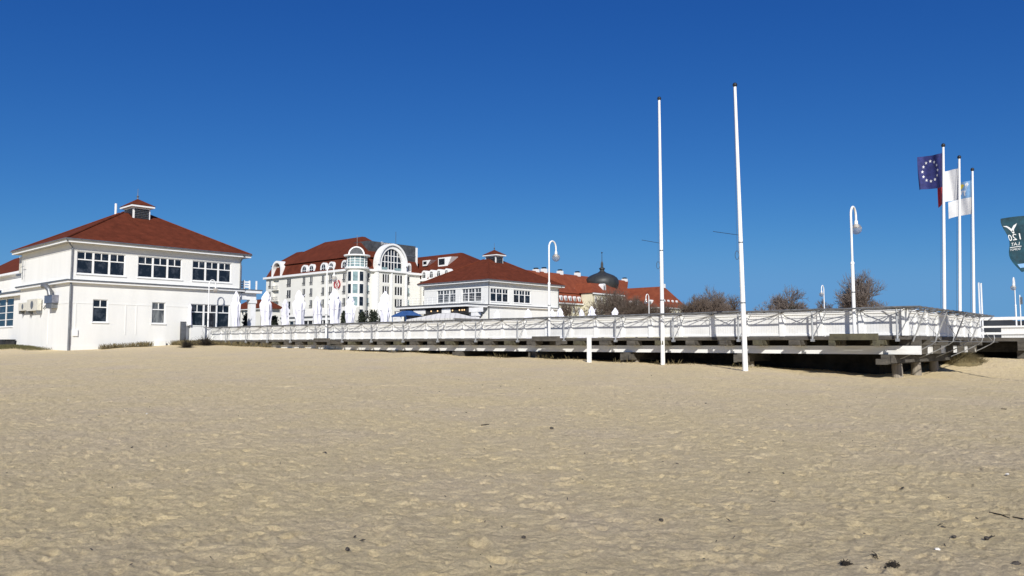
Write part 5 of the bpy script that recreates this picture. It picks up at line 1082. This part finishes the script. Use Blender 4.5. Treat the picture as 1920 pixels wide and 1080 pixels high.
# ------------------------------------------------------------------ what lies on the sand
def lump(p, q, z, rx, ry, rz, seed, rough=.3):
    rr = random.Random(seed); b = MB(); n, m = 10, 7; vs = [(0, 0, -rz)]
    for j in range(1, m):
        for k in range(n): a, e = 2 * math.pi * k / n, -math.pi / 2 + math.pi * j / m; s = 1 + rr.uniform(-rough, rough); vs.append((rx * math.cos(e) * math.cos(a) * s, ry * math.cos(e) * math.sin(a) * s, rz * math.sin(e) * s))
    vs.append((0, 0, rz)); fs = [(0, 1 + (k + 1) % n, 1 + k) for k in range(n)]
    for j in range(m - 2):
        for k in range(n): a = 1 + j * n; fs.append((a + k, a + (k + 1) % n, a + n + (k + 1) % n, a + n + k))
    a = 1 + (m - 2) * n; fs += [(a + k, a + (k + 1) % n, len(vs) - 1) for k in range(n)]
    an = rr.uniform(0, 6.28); ca, sa = math.cos(an), math.sin(an)
    b.add([(p + v[0] * ca - v[1] * sa, q + v[0] * sa + v[1] * ca, z + v[2]) for v in vs], fs); return b
PEB = [(651, 1032, .022, 'dark flat pebble near the bottom edge, left of the middle'), (982, 1009, .02, 'small dark upright pebble near the bottom centre'), (1240, 977, .022, 'dark pebble right of the bottom centre'),
       (609, 851, .03, 'lone dark pebble on the smooth sand left of the middle'), (1768, 991, .022, 'dark pebble left of the twigs at lower right'), (1789, 1008, .02, 'dark pebble just below the twigs at lower right'),
       (1850, 1011, .022, 'dark pebble right of and below the thin twig'), (1694, 917, .025, 'dark pebble in the sand at middle right'), (1906, 1060, .028, 'dark brown pebble by the lower right corner'), (1034, 804, .035, 'distant dark pebble on the sand below the fence middle')]
for i, (x, y, r_, lab) in enumerate(PEB):
    p, q, z = ghit(x, y); o = lump(p, q, z + r_ * .4, r_ * .95, r_ * .7, r_ * .55, 100 + i).build('pebble', M_stone, base=(p, q, z), smooth=True); tag(o, lab, 'pebble', 'dark pebbles on the sand')
for i, (x, y, lab) in enumerate(((128, 751, 'white shell fragment on the sand at left'), (275, 777, 'white shell fragment on the left sand, right of the first'), (1758, 1033, 'pale shell bit at lower right'), (1889, 891, 'pale shell bit at right'))):
    p, q, z = ghit(x, y); o = lump(p, q, z + .012, .02, .014, .01, 130 + i).build('shell', M_shell, base=(p, q, z), smooth=True); tag(o, lab, 'shell', 'shell bits on the sand')
for i, (x, y, L, wd, lab) in enumerate(((1673, 1064, .075, .022, 'dark clump of dried seaweed at the bottom edge, larger one'), (1586, 1060, .03, .025, 'dark clump of dried seaweed at the bottom edge, smaller one left of the other'), (1640, 1046, .07, .03, 'flat scatter of seaweed crumbs just above the larger clump'))):
    p, q, z = ghit(x, y); rr = random.Random(150 + i); b = MB()
    for _ in range((190, 60, 16)[i]):
        c = Vector((p + rr.gauss(0, .45) * wd, q + rr.gauss(0, .45) * L, z + rr.random() * .018)); v = Vector((rr.gauss(0, 1), rr.gauss(0, 1), rr.gauss(0, .5))).normalized() * rr.uniform(.012, .035); w_ = Vector((rr.gauss(0, 1), rr.gauss(0, 1), rr.gauss(0, .4))) * .012
        b.tube([c - v, c + w_, c + v], .0024, 4)
    tag(b.build('seaweed_clump', M_wrack, base=(p, q, z)), lab, 'seaweed', 'dried seaweed on the sand')
TW = [((1855, 961), (1893, 972), .006, 'thin dry twig lying at lower right'), ((1899, 970), (1919, 977), .006, 'thicker dry twig touching the right edge'), ((1847, 1012), (1860, 1005), .008, 'short stub of twig below the thin twig'), ((1752, 990), (1762, 981), .005, 'tiny twig left of the dark pebbles'),
      ((1048, 979), (1054, 973), .005, 'tiny twig at the bottom centre'), ((902, 798), (915, 796), .012, 'dark twig on the distant sand in the middle'), ((1877, 768), (1886, 769), .02, 'dark stick on the sand at far right'), ((1443, 941), (1460, 944), .006, 'thin twig on the sand right of the centre')]
for i, (a, e, r_, lab) in enumerate(TW):
    A, E = Vector(ghit(*a)), Vector(ghit(*e)); m = (A + E) / 2 + Vector((random.gauss(0, .02), random.gauss(0, .02), .004)); k = Vector((0, 0, r_ * .4)); b = MB().tube([A + k, m + k, E + k], [r_, r_ * .9, r_ * .5], 6)
    b.tube([m + k, m + k + (E - A) * .25 + Vector((.02, .05, .004))], r_ * .5, 4); tag(b.build('twig', M_wrack, base=tuple(A), smooth=True), lab, 'twig', 'twigs on the sand')

b = MB(); rr = random.Random(77)                # crumbs of weed, wood and shell nobody could count
for _ in range(230):
    az, r_ = rr.uniform(-.62, .62), 4.6 + 34 * rr.random() ** 1.5; p, q = toP(r_ * math.sin(az), r_ * math.cos(az)); z = float(G(p, q)) + .012; s = rr.uniform(.004, .011) * (1 + r_ / 40)
    v = Vector((rr.gauss(0, 1), rr.gauss(0, 1), rr.gauss(0, .3))).normalized() * s * rr.uniform(1, 2.4); w_ = v.cross(Vector((0, 0, 1))).normalized() * s * .5; u = Vector((0, 0, s * .7)); o = Vector((p, q, z))
    b.add([o - v, o + w_, o + v, o - w_, o + u, o - u], [(0, 1, 4), (1, 2, 4), (2, 3, 4), (3, 0, 4), (1, 0, 5), (2, 1, 5), (3, 2, 5), (0, 3, 5)])
tag(b.build('beach_debris', M_stone, base=(5, -25, 0)), 'dark crumbs of weed and wood scattered over the sand', 'debris', kind='stuff')
